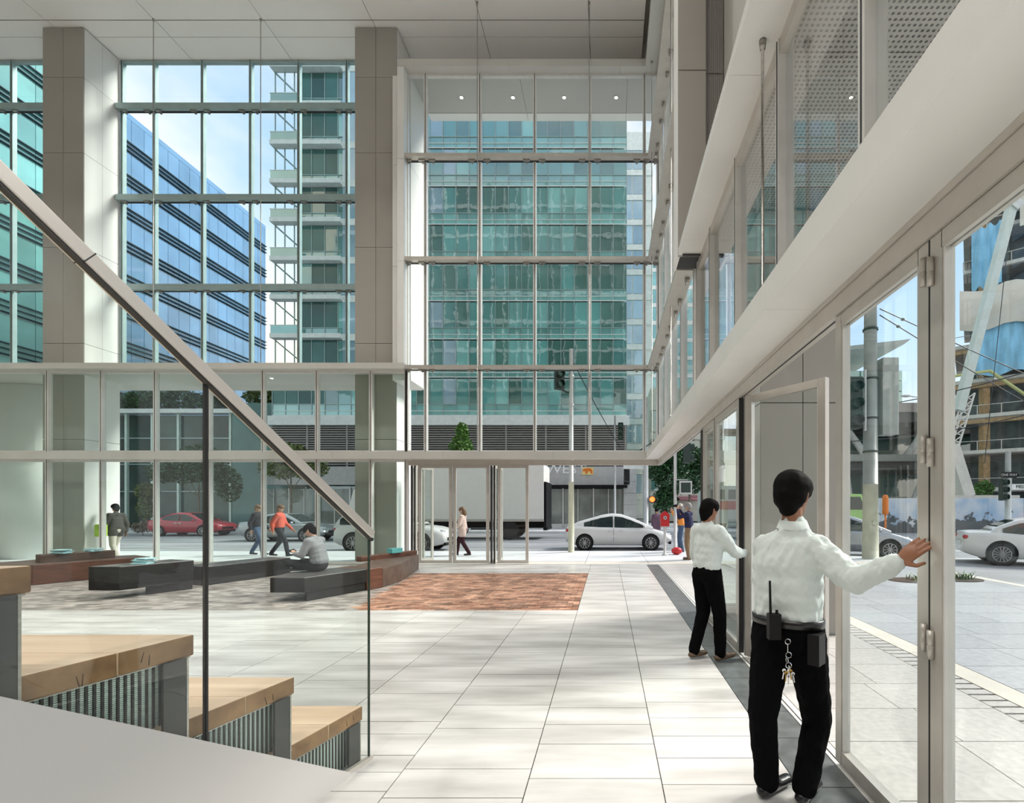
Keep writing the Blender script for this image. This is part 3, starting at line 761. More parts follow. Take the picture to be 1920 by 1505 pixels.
tag(o, 'small black round socket plate in the backrest of the long bench', 'socket')
# ------------------------------------------------------------------ street ground
street = box('street', -150, 150, -40, 190, -.5, -.12, M['asphalt'])
tag(street, 'grey asphalt of the two streets', 'street', kind='structure')
walk = MB().prism([(-60, 13.85), (8.7, 13.85), (8.7, 16.0), (4.5, 18.0), (-60, 18.0)], -.4, -.03).build('sidewalk', M['grout'])
tag(walk, 'pale concrete sidewalk along the street front', 'sidewalk', kind='structure')
y = 13.86
for y1, m_ in ((14.55, 'cream'), (16.2, 'concrete'), (17.78, 'concrete')):
    x = 8.6
    while x > -26:
        x0 = x - 1.85
        if y > 16 and x > 4.4:
            x = x0; continue
        pbox('sidewalk_slab', x0 + .006, x - .006, y + .006, y1 - .006, -.03, 0, M[m_], walk); x = x0
    y = y1
box('kerb', -60, 4.5, 17.79, 18.0, -.2, .0, M['concrete'], walk)
MB().prism([(3.0, 16.2), (8.6, 16.2), (8.7, 16.0), (8.68, 16.0), (4.5, 17.99), (3.0, 17.79)], -.03, .0).build('corner_slab', M['concrete'], walk)
box('slab_beyond', -60, -26.0, 13.86, 17.78, -.03, 0, M['concrete'], walk)
side = box('sidewalk_side', 1.53, 8.7, -12, 13.85, -.4, -.03, M['grout'])
tag(side, 'granite paved sidewalk along the folding doors', 'sidewalk', kind='structure')
y = 0.6
while y < 13.8:
    d = rnd.choice([.42, .55, .68]); y1 = min(y + d, 13.84)
    xs_ = [1.53, rnd.uniform(2.2, 2.6), 3.12]
    for a, b in zip(xs_[:-1], xs_[1:]): pbox('paver', a + .004, b - .004, y + .004, y1 - .004, -.03, 0, M['granite'], side)
    y = y1
for k in range(90):
    yy = 2.0 + k * .13
    if yy < 13: pbox('drain_slat', 3.13, 3.36, yy, yy + .10, -.03, -.002, M['granite'], side)
y = 0.6
while y < 13.8:
    y1 = min(y + 1.6, 13.84); pbox('edge_stone', 3.37, 3.62, y + .004, y1 - .004, -.03, 0.001, M['cream'], side); y = y1
y = 0.6
while y < 13.8:
    y1 = min(y + .62, 13.84); x = 3.63 - rnd.uniform(0, .5)
    while x < 8.45:
        x1 = min(x + 1.15, 8.48); a = max(x, 3.63)
        if x1 - a > .06: pbox('paver', a + .004, x1 - .004, y + .004, y1 - .004, -.03, 0, M['bluepaver'], side)
        x = x1
    y = y1
box('kerb', 8.49, 8.7, -12, 13.85, -.2, 0, M['cream'], side)
box('slab_beyond', 1.53, 8.48, -12, .6, -.03, 0, M['granite'], side)
box('corner_slab', 1.53, 1.6, 13.84, 13.86, -.03, 0, M['granite'], side)
for (x0, x1, y0, y1) in ((9.2, 30, 19.3, 19.5), (9.2, 30, 16.3, 16.5), (-60, 8, 22.9, 23.05), (-60, 6, 19.9, 19.98), (-60, 6, 26.2, 26.3), (14, 40, 22.5, 22.6), (9, 9.2, 6, 14), (9.2, 9.35, -5, 5)):
    pbox('lane_marking', x0, x1, y0, y1, -.125, -.115, M['roadwhite'], street)
far = box('sidewalk_far', -90, 9.5, 32.5, 37.9, -.4, .02, M['concrete'])
tag(far, 'far sidewalk across the street below the green tower', 'sidewalk', kind='structure')

# ------------------------------------------------------------------ green glass tower across the street
TYT = 38.0
tw = root('glass_tower', (-8, TYT, 0), 'teal glass apartment tower on a louvred podium across the street', 'building')
FH = 3.0; Z0 = 8.75
NF = 11
box('core', gx(566, TYT), 1.3, TYT + .3, TYT + 24, 0, Z0 + FH * NF, M['t2'], tw)
ncol = 27
rt = random.Random(5)
for f in range(NF):
    zb = Z0 + f * FH
    if CH + 0 > 1e9: break
    for c in range(ncol):
        x1 = 1.5 - c * 1.03; x0 = x1 - 1.03; u = U0 + (x0 + .5) / TYT * FPX
        if 672 < u < 762 and zb > 10: continue
        r = rt.random(); g = (c // 3 + f * 2) % 5
        if u > 1100 or (c * 7 + f * 3) % 11 < 2: m_ = 't2' if r < .7 else 't1'
        elif u < 645: m_ = 't5'
        elif 800 < u < 850: m_ = 't4' if r < .5 else 't1'
        else: m_ = ('t1', 't3', 't1', 't2', 't3')[g] if r < .6 else rt.choice(['t1', 't3', 't2'])
        if u < 566 and f > 0: continue
        pbox('pane', x0 + .03, x1 - .03, TYT - rt.uniform(.0, .015), TYT + .05, zb + .98, zb + 2.97, M[m_], tw)
        pbox('spandrel_panel', x0 + .03, x1 - .03, TYT, TYT + .05, zb + .46, zb + .93, M['tsp'] if r < .7 else M['t3'], tw)
        if f > 1: continue
    xl = 1.5 - ncol * 1.03
    for a, b, m_ in ((zb + .93, zb + .98, 'tmull'), (zb + .42, zb + .46, 'twhite'), (zb + .06, zb + .12, 'twhite')):
        xa = xl if zb < 10 else gx(566, TYT)
        pbox('floor_band', xa, 1.5, TYT - .06, TYT + .02, a, b, M[m_], tw)
    pbox('spandrel_strip', gx(566, TYT) if zb > 10 else xl, 1.5, TYT, TYT + .04, zb + .12, zb + .42, M['t3'], tw)
for c in range(ncol + 1):
    x = 1.5 - c * 1.03; u = U0 + x / TYT * FPX
    if 680 < u < 755: continue
    pbox('mullion', x - .025, x + .025, TYT - .05, TYT + .03, Z0, Z0 + FH * (NF if u > 566 else 1), M['tmull'], tw)
# open corner with white balcony slabs
xa, xb = gx(514, TYT), gx(566, TYT)
for f in range(1, NF):
    zb = Z0 + f * FH
    bl = pbox('balcony_slab', xa, gx(645, TYT), TYT - .55, TYT + .05, zb + .02, zb + .36, M['twhite'], tw)
    pbox('balcony_glass', xa + .05, xb, TYT - .5, TYT - .47, zb + .36, zb + .98, M['t3'], tw)
    pbox('balcony_rail', xa, xb, TYT - .52, TYT - .45, zb + .98, zb + 1.03, M['twhite'], tw)
    pbox('balcony_wall', xa + .9, xb, TYT + 1.4, TYT + 1.5, zb + .36, zb + 3.0, M['t5'], tw)
    MB().bar((xa + .1, TYT, zb + 2.98), (xb - .1, TYT + .6, zb + 1.2), .1).build('brace', M['tmull'], tw)
    for q in range(3): pbox('balcony_post', xa + .1 + q * .75, xa + .17 + q * .75, TYT - .1, TYT - .03, zb + .36, zb + 3.0, M['tmull'], tw)
for f in range(1, NF):
    zb = Z0 + f * FH
    pbox('edge_pane', gx(645, TYT), gx(672, TYT), TYT - .2, TYT - .1, zb + .4, zb + 2.9, M['t4'], tw)
    pbox('edge_band', gx(645, TYT), gx(672, TYT), TYT - .25, TYT - .1, zb + 2.9, zb + 3.4, M['twhite'], tw)
M['fascia'] = mat('grey_fascia', (0.56, 0.545, 0.54), 0.5); M['letter'] = mat('white_lettering', (0.95, 0.97, 0.97), 0.5)
M['dimpane'] = mat('dim_pavilion_pane', (0.035, 0.075, 0.065), 0.06, var=0.4, scale=0.5, per=0.4, ior=1.5)
# podium: white band, louvres, storefront
pbox('white_band', -26.3, 1.7, TYT - .6, TYT + .1, 8.0, 8.72, M['twhite'], tw)
pbox('louvre_back', -26.3, 1.5, TYT - .1, TYT + .2, 4.8, 8.0, M['tdark'], tw)
for k in range(17):
    z = 4.95 + k * .18
    pbox('louvre_blade', -26.3, 1.5, TYT - .28, TYT - .1, z, z + .085, M['louver'], tw)
for k in range(9):
    x = 1.4 - k * 3.1; pbox('louvre_post', x - .06, x + .06, TYT - .32, TYT - .25, 4.8, 8.0, M['louver'], tw)
pbox('shop_fascia', -26.3, 1.7, TYT - 1.0, TYT, 3.35, 4.75, M['fascia'], tw)
pbox('canopy', -12, 1.5, TYT - 1.7, TYT - .9, 3.1, 3.3, M['black'], tw)
for k in range(12):
    x1 = 1.2 - k * 2.35
    pbox('shop_window', x1 - 2.2, x1, TYT - .6, TYT - .55, .35, 3.05, M['shopglass'], tw)
    pbox('shop_mullion', x1 - .06 - 1.1, x1 + .0 - 1.1, TYT - .66, TYT - .6, .35, 3.05, M['alulight'], tw)
    pbox('shop_pier', x1 + .02, x1 + .13, TYT - .7, TYT - .5, 0, 3.1, M['alulight'], tw)
    pbox('shop_sill', x1 - 2.2, x1, TYT - .65, TYT - .5, .02, .35, M['store'], tw)
pbox('corner_pier', 1.25, 2.2, TYT - 1.0, TYT + .2, 0, 4.6, M['store'], tw)
for k in range(4): pbox('pier_joint', 1.24, 2.21, TYT - 1.01, TYT - .99, .9 + k * .9, .93 + k * .9, M['louver'], tw)
text('sign_lettering', 'WEST', (gx(1061, TYT - 1.05), TYT - 1.02, 4.52), 1.0, M['letter'], tw, ext=.04, sx=1.2)
# plain orange emblem beside the lettering
M['orange'] = mat('orange_emblem', (0.85, 0.22, 0.02), 0.5); M['yellow'] = mat('yellow_emblem', (0.95, 0.72, 0.30), 0.5); M['red'] = mat('red_emblem', (0.62, 0.05, 0.02), 0.5)
ex = gx(1101, TYT - 1.05)
em = pbox('sign_emblem', ex - .48, ex + .48, TYT - 1.06, TYT - 1.0, 4.12, 4.66, M['yellow'], tw)
q = MB().extr([(ex - .36, TYT - 1.07, 4.44), (ex - .30, TYT - 1.07, 4.55), (ex - .1, TYT - 1.07, 4.60), (ex + .2, TYT - 1.07, 4.62), (ex + .38, TYT - 1.07, 4.5), (ex + .42, TYT - 1.07, 4.2),
    (ex + .28, TYT - 1.07, 4.2), (ex + .22, TYT - 1.07, 4.36), (ex + .06, TYT - 1.07, 4.38), (ex + .0, TYT - 1.07, 4.2), (ex - .14, TYT - 1.07, 4.2), (ex - .14, TYT - 1.07, 4.38), (ex - .3, TYT - 1.07, 4.36)], (0, .02, 0)).build('sign_figure', M['orange'], tw)

# ------------------------------------------------------------------ blue glass office block receding on the left
BXX = -48.0
ob = root('office_block', (BXX, 52, 0), 'blue glass office block with dark fins receding down the cross street', 'building')
box('core', BXX - 20, BXX - .2, 30, 67.6, 0, 40.5, M['bluedk'], ob)
fh = 3.35
npn = 0
for f in range(12):
    z0 = 40.6 - (f + 1) * fh
    if z0 < 2: break
    for c in range(27):
        y0 = 67.8 - (c + 1) * 1.36
        u = U0 + BXX / (y0 + .7) * FPX
        if u < -25: continue
        if 95 < u < 215: continue
        mm_ = 'blue' if u > 90 else 't3'
        pbox('pane', BXX - .1, BXX, y0 + .02, y0 + 1.34, z0 + .95, z0 + fh - .04, M[mm_], ob); npn += 1
        pbox('spandrel_panel', BXX - .1, BXX - .01, y0 + .02, y0 + 1.34, z0 + .03, z0 + .92, M[mm_], ob)
    for dz in (.04, .48, .92):
        pbox('fin', BXX - .02, BXX + .22, 31, 67.9, z0 + dz - .03, z0 + dz + .035, M['bluedk'], ob)
pbox('parapet', BXX - .3, BXX + .02, 31, 67.9, 40.55, 41.1, M['blue'], ob)
pbox('end_wall', BXX - 20, BXX, 67.6, 67.9, 0, 41.0, M['blue'], ob)

# ------------------------------------------------------------------ glass pavilion with roof garden at street level
pv = root('garden_pavilion', (-34, 41, 0), 'low glazed pavilion with a planted roof across the street', 'building')
PY = 41.0
box('core', -47.2, -31.3, PY + .3, PY + 6, 0, 9.2, M['dimpane'], pv)
for c in range(8):
    x0 = -47.2 + c * 2.2
    for (za, zb_) in ((.3, 2.9), (3.0, 5.2), (5.3, 7.4), (7.5, 9.4)):
        pbox('pane', x0 + .06, x0 + 2.14, PY, PY + .06, za, zb_, M['dimpane'], pv)
    pbox('pavilion_post', x0 - .09, x0 + .09, PY - .25, PY - .02, 0, 9.6, M['mint'], pv)
for z in (2.92, 5.22, 7.42): pbox('pavilion_rail', -47.3, -29.4, PY - .12, PY - .02, z, z + .09, M['tmull'], pv)
pbox('roof_edge', -47.4, -29.2, PY - .7, PY + .3, 9.5, 9.85, M['twhite'], pv)
pbox('garden_wall', -31.2, -26.45, PY - .8, PY + 5, 0, 10.3, M['t5'], pv)
# small far blocks behind, seen right of the tower
def block(x0, x1, y, z1, fhh, cw, m1, m2, label, slabm='twhite', depth=12):
    b_ = root('city_block', ((x0 + x1) / 2, y, 0), label, 'building')
    box('wall', x0, x1, y + .1, y + depth, 0, z1, M[m2], b_)
    n = int(z1 / fhh)
    for f in range(n):
        pbox('floor_band', x0 - .05, x1 + .05, y - .12, y + .12, f * fhh + fhh * .78, (f + 1) * fhh, M[slabm], b_)
        k = int((x1 - x0) / cw)
        if f * fhh > 3:
            for c in range(k):
                pbox('window', x0 + c * cw + .1, x0 + (c + 1) * cw - .1, y - .02, y + .1, f * fhh + .15, f * fhh + fhh * .76, M[m1], b_)
    return b_
block(2.0, 6.5, 70, 56, 3.6, 1.6, 't4', 'twhite', 'pale blue high-rise behind the corner of the green tower', depth=16)
block(5.0, 13.5, 56, 15.5, 3.4, 1.9, 't2', 'cream', 'cream block beyond the crossing, low behind the corner', 'cream')
block(9, 20, 110, 60, 4, 2.6, 't3', 'twhite', 'distant pale high-rise down the cross street', depth=20)
# ------------------------------------------------------------------ vehicles
M['tyre'] = mat('tyre_rubber', (0.015, 0.015, 0.016), 0.7)
M['rim'] = mat('alloy_rim', (0.45, 0.45, 0.46), 0.3, metal=0.8)
M['rimdark'] = mat('dark_alloy_rim', (0.26, 0.26, 0.27), 0.3, metal=0.6)
M['carglass'] = mat('car_window', (0.03, 0.045, 0.045), 0.03, ior=1.6, var=.2)
M['carwhite'] = mat('white_car_paint', (0.74, 0.74, 0.73), 0.3, coat=.6, var=.01)
M['carsilver'] = mat('silver_car_paint', (0.42, 0.44, 0.47), 0.3, metal=.4, coat=.6, var=.02)
M['carred'] = mat('red_car_paint', (0.50, 0.03, 0.05), 0.3, coat=.6, var=.05)
M['chrome'] = mat('chrome', (0.7, 0.7, 0.7), 0.12, metal=1.0)
M['taillight'] = mat('red_tail_light', (0.45, 0.01, 0.015), 0.2)
M['amber'] = mat('amber_lamp', (0.8, 0.3, 0.05), 0.3)
M['headlight'] = mat('clear_head_light', (0.6, 0.62, 0.65), 0.1, metal=.5)
def interp(tab, x):
    for (a, va), (b, vb) in zip(tab[:-1], tab[1:]):
        if a <= x <= b:
            f = (x - a) / (b - a + 1e-9); f = f * f * (3 - 2 * f) * .5 + f * .5
            return va + (vb - va) * f
    return tab[0][1] if x < tab[0][0] else tab[-1][1]
def car(name, label, loc, rz, paint, L=4.4, Wd=1.75, top=None, green=None, wr=.32, wx=(.8, 3.5), spokes=10, rimm='rim', rack=False, belt=.9, group='cars in the street'):
    """x runs from the rear (0) to the nose (L)"""
    c = root(name, (0, 0, 0), label, 'car', group)
    hw = Wd / 2
    xs = [0, .05, .18, .45, .9, 1.4, 2.0, 2.6, 3.1, 3.5, L - .55, L - .25, L - .08, L]
    V = []; F = []
    for x in xs:
        e = min(x, L - x); wsc = 1 - .16 * max(0, 1 - e / .45) ** 2
        zt = interp(top, x); zb = .2 + .16 * max(0, 1 - e / .4)
        w = hw * wsc
        ring = [(-w * .80, zb), (-w * .97, zb + .06), (-w, (zb + zt) * .5), (-w * .985, zt - .16), (-w * .93, zt - .03), (-w * .80, zt), (w * .80, zt), (w * .93, zt - .03), (w * .985, zt - .16), (w, (zb + zt) * .5), (w * .97, zb + .06), (w * .80, zb)]
        V += [(x, y, z) for y, z in ring]
    n = 12
    for i in range(len(xs) - 1):
        for k in range(n): F.append((i * n + k, i * n + (k + 1) % n, (i + 1) * n + (k + 1) % n, (i + 1) * n + k)[::-1])
    F.append(tuple(range(n))[::-1] if False else tuple(range(n))); F.append(tuple(range((len(xs) - 1) * n, len(xs) * n))[::-1])
    o = mob('body', V, F, M[paint], c, True)
    # greenhouse: a painted shell with dark glass set into it
    (gx0, gz0), (gx1, gz1), (gx2, gz2), (gx3, gz3) = green   # rear base, roof rear, roof front, windscreen base
    prof = [(gx0, gz0 - .05)] + [(gx0 + (gx1 - gx0) * f, gz0 + (gz1 - gz0) * (f ** .8)) for f in (.25, .5, .75, 1)]
    rm = (gx1 + gx2) / 2; prof += [(rm, max(gz1, gz2) + .025)]
    prof += [(gx2 + (gx3 - gx2) * f, gz2 + (gz3 - gz2) * (f ** 1.15)) for f in (0, .25, .5, .75, 1)]
    zmax = max(z for x, z in prof)
    def hwid(z): return hw * (.93 - .22 * max(0, (z - belt)) / max(.2, zmax - belt))
    V = []; F = []
    for x, z in prof: V += [(x, -hw * .93, min(belt, z) - .1), (x, -hwid(z), z - .02), (x, -hwid(z) * .86, z + .015), (x, hwid(z) * .86, z + .015), (x, hwid(z), z - .02), (x, hw * .93, min(belt, z) - .1)]
    n = 6
    for i in range(len(prof) - 1):
        for k in range(n - 1): F.append((i * n + k, i * n + k + 1, (i + 1) * n + k + 1, (i + 1) * n + k))
    mob('cabin', V, F, M[paint], c, True)
    def zroof(x): return interp(prof, x)
    # side windows
    xa, xb = gx0 + (gx1 - gx0) * .42, gx3 - (gx3 - gx2) * .28
    cuts = [xa, xa + (xb - xa) * .50, xb]
    for s in (-1, 1):
        for i in range(2):
            p, q = cuts[i] + .03, cuts[i + 1] - .03
            m_ = 7; up = []; lo = []
            for k in range(m_ + 1):
                x = p + (q - p) * k / m_; z = max(zroof(x) - .095, belt + .02)
                zl = belt + .015
                yo = lambda zz: s * (hw * .93 + (hwid(z) - hw * .93) * (zz - belt + .1) / (z + .075 - belt + .1) + .012)
                up.append((x, yo(z), z)); lo.append((x, yo(zl), zl))
            VV = lo + up; FF = [(k, k + 1, m_ + 2 + k, m_ + 1 + k) for k in range(m_)]
            if s < 0: pass
            else: FF = [f[::-1] for f in FF]
            mob('side_window', VV, FF, M['carglass'], c)
    # windscreen and rear window, lifted off the shell
    for nm, (x0, z0), (x1, z1) in (('windscreen', (gx3, gz3), (gx2, gz2)), ('rear_window', (gx0, gz0), (gx1, gz1))):
        VV = []; 
        for f in (.1, .37, .64, .9):
            x = x0 + (x1 - x0) * f; z = zroof(x) + .028
            VV += [(x, -hwid(z) * .83, z), (x, hwid(z) * .83, z)]
        FF = [(2 * k, 2 * k + 1, 2 * k + 3, 2 * k + 2) for k in range(3)]
        if nm == 'rear_window': FF = [f[::-1] for f in FF]
        mob(nm, VV, FF, M['carglass'], c)
    for x in wx:
        for s in (-1, 1):
            yo = s * (hw - .10)
            MB().lathe([(wr * 1.16, -.10), (wr * 1.16, .106)], 22, (x, yo, wr + .02), 'y').build('wheel_arch', M['black'], c)
            w = MB().lathe([(wr * .6, -.09), (wr * .94, -.09), (wr, -.06), (wr, .06), (wr * .94, .112), (wr * .68, .112)], 22, (x, yo if s > 0 else yo, wr), 'y')
            if s < 0: w.V = [Vector((v.x, 2 * yo - v.y, v.z)) for v in w.V]; w.F = [f[::-1] for f in w.F]
            wh = w.build('tyre', M['tyre'], c, False)
            q = MB()
            for k in range(spokes):
                a = 2 * math.pi * k / spokes
                q.bar((x, yo + s * .112, wr), (x + wr * .66 * math.cos(a), yo + s * .105, wr + wr * .66 * math.sin(a)), wr * .10, .02)
            q.lathe([(wr * .12, -.01), (wr * .14, .01)], 10, (x, yo + s * .115, wr), 'y')
            for k in range(20):
                a = 2 * math.pi * k / 20; b = 2 * math.pi * (k + 1) / 20
                q.bar((x + wr * .67 * math.cos(a), yo + s * .112, wr + wr * .67 * math.sin(a)), (x + wr * .67 * math.cos(b), yo + s * .112, wr + wr * .67 * math.sin(b)), wr * .07, .02)
            q.build('rim', M[rimm], wh)
    for s in (-1, 1):
        MB().ball((gx3 - .35, s * (hw + .09), belt + .06), (.06, .10, .07), 10, 6).build('mirror', M[paint], c, True)
        for xh in (cuts[1] - .15, cuts[2] - .95 if cuts[2] - .95 > cuts[1] + .1 else cuts[1] + .75):
            MB().box(xh - .09, xh + .09, s * hw - .012, s * hw + .018, belt - .12, belt - .085).build('door_handle', M['chrome'] if paint != 'carwhite' else M[paint], c)
        xd = cuts[1]
        MB().box(xd - .005, xd + .005, s * (hw * .99) - .006, s * hw + .002, .34, belt).build('door_seam', M['gasket'], c)
        MB().ball((L - .2, s * hw * .70, interp(top, L - .3) - .10), (.19, .15, .065), 10, 6).build('head_light', M['headlight'], c, True)
        MB().ball((.09, s * hw * .74, interp(top, .2) - .16), (.10, .15, .10), 10, 6).build('tail_light', M['taillight'], c, True)
    MB().box(L - .06, L + .012, -hw * .5, hw * .5, .42, .55).build('grille', M['black'], c)
    MB().box(L - .08, L + .005, -hw * .72, hw * .72, .24, .36).build('bumper_intake', M['black'], c)
    MB().box(-.012, .03, -.26, .26, .55, .66).build('number_plate', M['twhite'], c)
    if rack:
        for x in (gx1 + .15, gx2 - .1):
            MB().bar((x, -hw * .72, zmax + .09), (x, hw * .72, zmax + .09), .05, .03).build('roof_bar', M['black'], c)
        for s in (-1, 1):
            MB().bar((gx1, s * hw * .62, zmax + .06), (gx2, s * hw * .62, zmax + .06), .03).build('roof_rail', M['black'], c)
    c.rotation_euler = (0, 0, rz)
    m_ = Matrix.Rotation(rz, 3, 'Z'); ctr = m_ @ Vector((L / 2, 0, 0))
    c.location = Vector(loc) - ctr
    return c
hatch_top = [(0, .72), (.05, .95), (.5, 1.0), (1.5, .96), (2.8, .93), (3.4, .90), (3.9, .78), (4.3, .62), (4.46, .5)]
hatch_gr = [(.15, 1.0), (1.5, 1.42), (2.25, 1.45), (3.55, .93)]
RD = -.12
car('hatchback', 'white hatchback driving past the open corner doors', (gx(1159, 20.4), 20.4, RD), 0, 'carwhite', 4.3, 1.75, hatch_top[:-1] + [(4.3, .5)], hatch_gr, .31, (.78, 3.45), 10)
suv_top = [(0, .75), (.06, 1.05), (.6, 1.08), (2.0, 1.06), (3.2, 1.03), (3.9, .95), (4.3, .80), (4.5, .55)]
suv_gr = [(.06, 1.08), (.55, 1.60), (2.2, 1.64), (3.25, 1.06)]
car('suv', 'white sport utility car mostly hidden behind the beige column', (gx(745, 19.6), 19.6, RD), 0, 'carwhite', 4.35, 1.8, suv_top, suv_gr, .36, (.85, 3.45), 10, belt=1.05)
sed_top = [(0, .70), (.05, .98), (.7, 1.02), (1.6, .95), (3.0, .92), (3.5, .90), (4.2, .76), (4.5, .55)]
sed_gr = [(.62, 1.0), (1.35, 1.36), (2.35, 1.40), (3.3, .92)]
car('sedan', 'red sedan parked across the street behind the lobby window', (gx(362, 30), 30, RD), 0, 'carred', 4.3, 1.75, sed_top, sed_gr, .31, (.8, 3.45), 8)
car('sedan', 'silver sedan passing behind the two walkers', (gx(545, 25.5), 25.5, RD), 0, 'carsilver', 4.5, 1.8, sed_top, sed_gr, .32, (.85, 3.55), 8)
car('hatchback', 'silver hatchback with roof rack beyond the light pole', (8.63, 17.62, RD), R(-22), 'carsilver', 4.35, 1.76, hatch_top[:-1] + [(4.35, .5)], hatch_gr, .31, (.78, 3.5), 10, rack=True)
car('sedan', 'white sedan with dark multi-spoke wheels at the picture edge', (13.35, 14.58, RD), R(-28), 'carwhite', 4.5, 1.8, sed_top, sed_gr, .34, (.92, 3.6), 14, rimm='rimdark')
# box truck
tk = root('box_truck', (gx(880, 27), 27, RD), 'white box truck passing in front of the shops', 'truck')
x0, x1, yt = gx(722, 26.0), gx(1020, 26.0), 26.0
M['truckwhite'] = mat('truck_panel', (0.86, 0.84, 0.80), 0.5, var=.02)
q = MB().box(x0, x1, yt, yt + 2.5, .95, 3.95).build('cargo_box', M['truckwhite'], tk)
md = q.modifiers.new('edge', 'BEVEL'); md.width = .05; md.segments = 2
box('box_rail', x0, x1, yt - .03, yt + 2.53, .86, .97, M['alu'], tk)
box('rear_frame', x1 - .03, x1 + .12, yt + .02, yt + 2.48, .5, 3.0, M['black'], tk)
box('chassis', x0 - 1.8, x1 - .1, yt + .5, yt + 2.0, .5, .86, M['black'], tk)
box('rear_bumper', x1 - .05, x1 + .15, yt + .1, yt + 2.4, .38, .52, M['black'], tk)
for k in range(3): box('side_guard', x0 + 4.6, x0 + 6.4, yt + .02, yt + .06, .42 + k * .15, .50 + k * .15, M['black'], tk)
for wxx in (x0 + .3 - 1.3, x1 - 1.9):
    for s in (0, 1):
        w = MB().lathe([(.25, 0), (.5, 0), (.52, .05), (.52, .25), (.5, .3), (.25, .3)], 20, (wxx, yt + .02 + s * 2.15, .52 + RD), 'y').build('wheel', M['tyre'], tk)
cab = MB().extr([(x0 - .15, yt + .1, .55), (x0 - 2.0, yt + .1, .55), (x0 - 2.05, yt + .1, 1.4), (x0 - 1.75, yt + .1, 2.6), (x0 - .15, yt + .1, 2.7)], (0, 2.3, 0)).build('cab', M['truckwhite'], tk)
MB().extr([(x0 - .5, yt + .08, 1.6), (x0 - 1.55, yt + .08, 1.6), (x0 - 1.4, yt + .08, 2.35), (x0 - .5, yt + .08, 2.4)], (0, .03, 0)).build('cab_window', M['carglass'], tk)
# lime pickup at the building site
lt = root('works_truck', (gx(1600, 27), 27, RD), 'lime green works truck behind the silver hatchback', 'truck')
M['lime'] = mat('lime_paint', (0.42, 0.72, 0.22), 0.4, coat=.4)
cx = gx(1600, 27)
MB().extr([(cx - 1.6, 26.5, .5), (cx + .95, 26.5, .5), (cx + .95, 26.5, 1.35), (cx + .55, 26.5, 1.5), (cx + .2, 26.5, 2.35), (cx - 1.6, 26.5, 2.4)], (0, 2, 0)).build('cab', M['lime'], lt)
MB().extr([(cx - .5, 26.47, 1.5), (cx + .4, 26.47, 1.5), (cx + .12, 26.47, 2.2), (cx - .5, 26.47, 2.2)], (0, .03, 0)).build('cab_window', M['carglass'], lt)
box('bed', cx - 5.5, cx - 1.65, 26.5, 28.5, .7, 1.3, M['lime'], lt)
for wxx in (cx - 4.2, cx + .2): MB().lathe([(.2, 0), (.42, 0), (.42, .3), (.2, .3)], 18, (wxx, 26.45, .3), 'y').build('wheel', M['tyre'], lt)
o = MB().lathe([(.2, 0), (.2, .06), (.05, .08), (.05, 1.35), (.15, 1.38), (.15, 2.25), (.10, 2.4), (.03, 2.42)], 14).build('traffic_marker', M['orange']); o.location = (gx(1660, 26), 26, RD)
tag(o, 'tall orange traffic marker before the mural hoarding', 'traffic marker')

# ------------------------------------------------------------------ street furniture
M['galv'] = mat('galvanised_steel', (0.60, 0.61, 0.61), 0.45, metal=.3, var=.08)
M['olive'] = mat('cream_pole_paint', (0.50, 0.50, 0.38), 0.5, var=.1)
M['signal'] = mat('dark_green_signal', (0.015, 0.035, 0.028), 0.45)
M['greenlens'] = mat('green_signal_lens', (0.03, 0.16, 0.12), 0.2)
M['redglow'] = mat('lit_red_signal', (1.0, 0.10, 0.02), 0.4, emit=3)
M['greypost'] = mat('grey_green_pole', (0.36, 0.39, 0.37), 0.45, var=.1)
def signal(par_, c, heads=3, rot=0.0, lit=None, r=.10, fy=-1):
    b = MB().box(-.16, .16, -.10, .10, -.18 * heads, .18 * heads).build('signal_housing', M['signal'], par_)
    b.location = c; b.rotation_euler = (0, 0, rot); b.matrix_parent_inverse = par_.matrix_basis.inverted()
    for k in range(heads):
        z = .36 * (k - (heads - 1) / 2)
        l_ = MB().lathe([(r, -.12 * 1), (r, -.09)], 14, (0, 0, z), 'y').build('lens', M['redglow'] if lit == k else M['greenlens'], b)
        l_.matrix_parent_inverse = Matrix()
        v_ = MB().lathe([(r + .03, -.26), (r + .03, -.10), (r + .02, -.10), (r + .02, -.26)], 14, (0, 0, z), 'y', True).build('visor', M['signal'], b)
        v_.matrix_parent_inverse = Matrix()
    return b
# signal pole at the front kerb
sp = root('signal_pole', (gx(1071, 17.5), 17.5, 0), 'tall signal pole with cream base at the kerb before the white hatchback', 'signal pole')
x, y = sp.location.x, 17.5
MB().tube([(x, y, 0), (x, y, 2.55)], .115, 14, .10).build('pole_base', M['olive'], sp, True)
MB().tube([(x, y, 2.55), (x, y, 7.35)], .085, 14, .07).build('pole_shaft', M['galv'], sp, True)
for z in (6.35, 6.6, 5.3): MB().lathe([(.10, 0), (.10, .06)], 14, (x, y, z)).build('clamp', M['galv'], sp)
signal(sp, (x - .42, y - .1, 6.22), 2, .5)
MB().tube([(x - .3, y, 5.85), (x - .15, y, 5.78), (x, y, 5.78)], .03, 8).build('bracket_arm', M['signal'], sp)
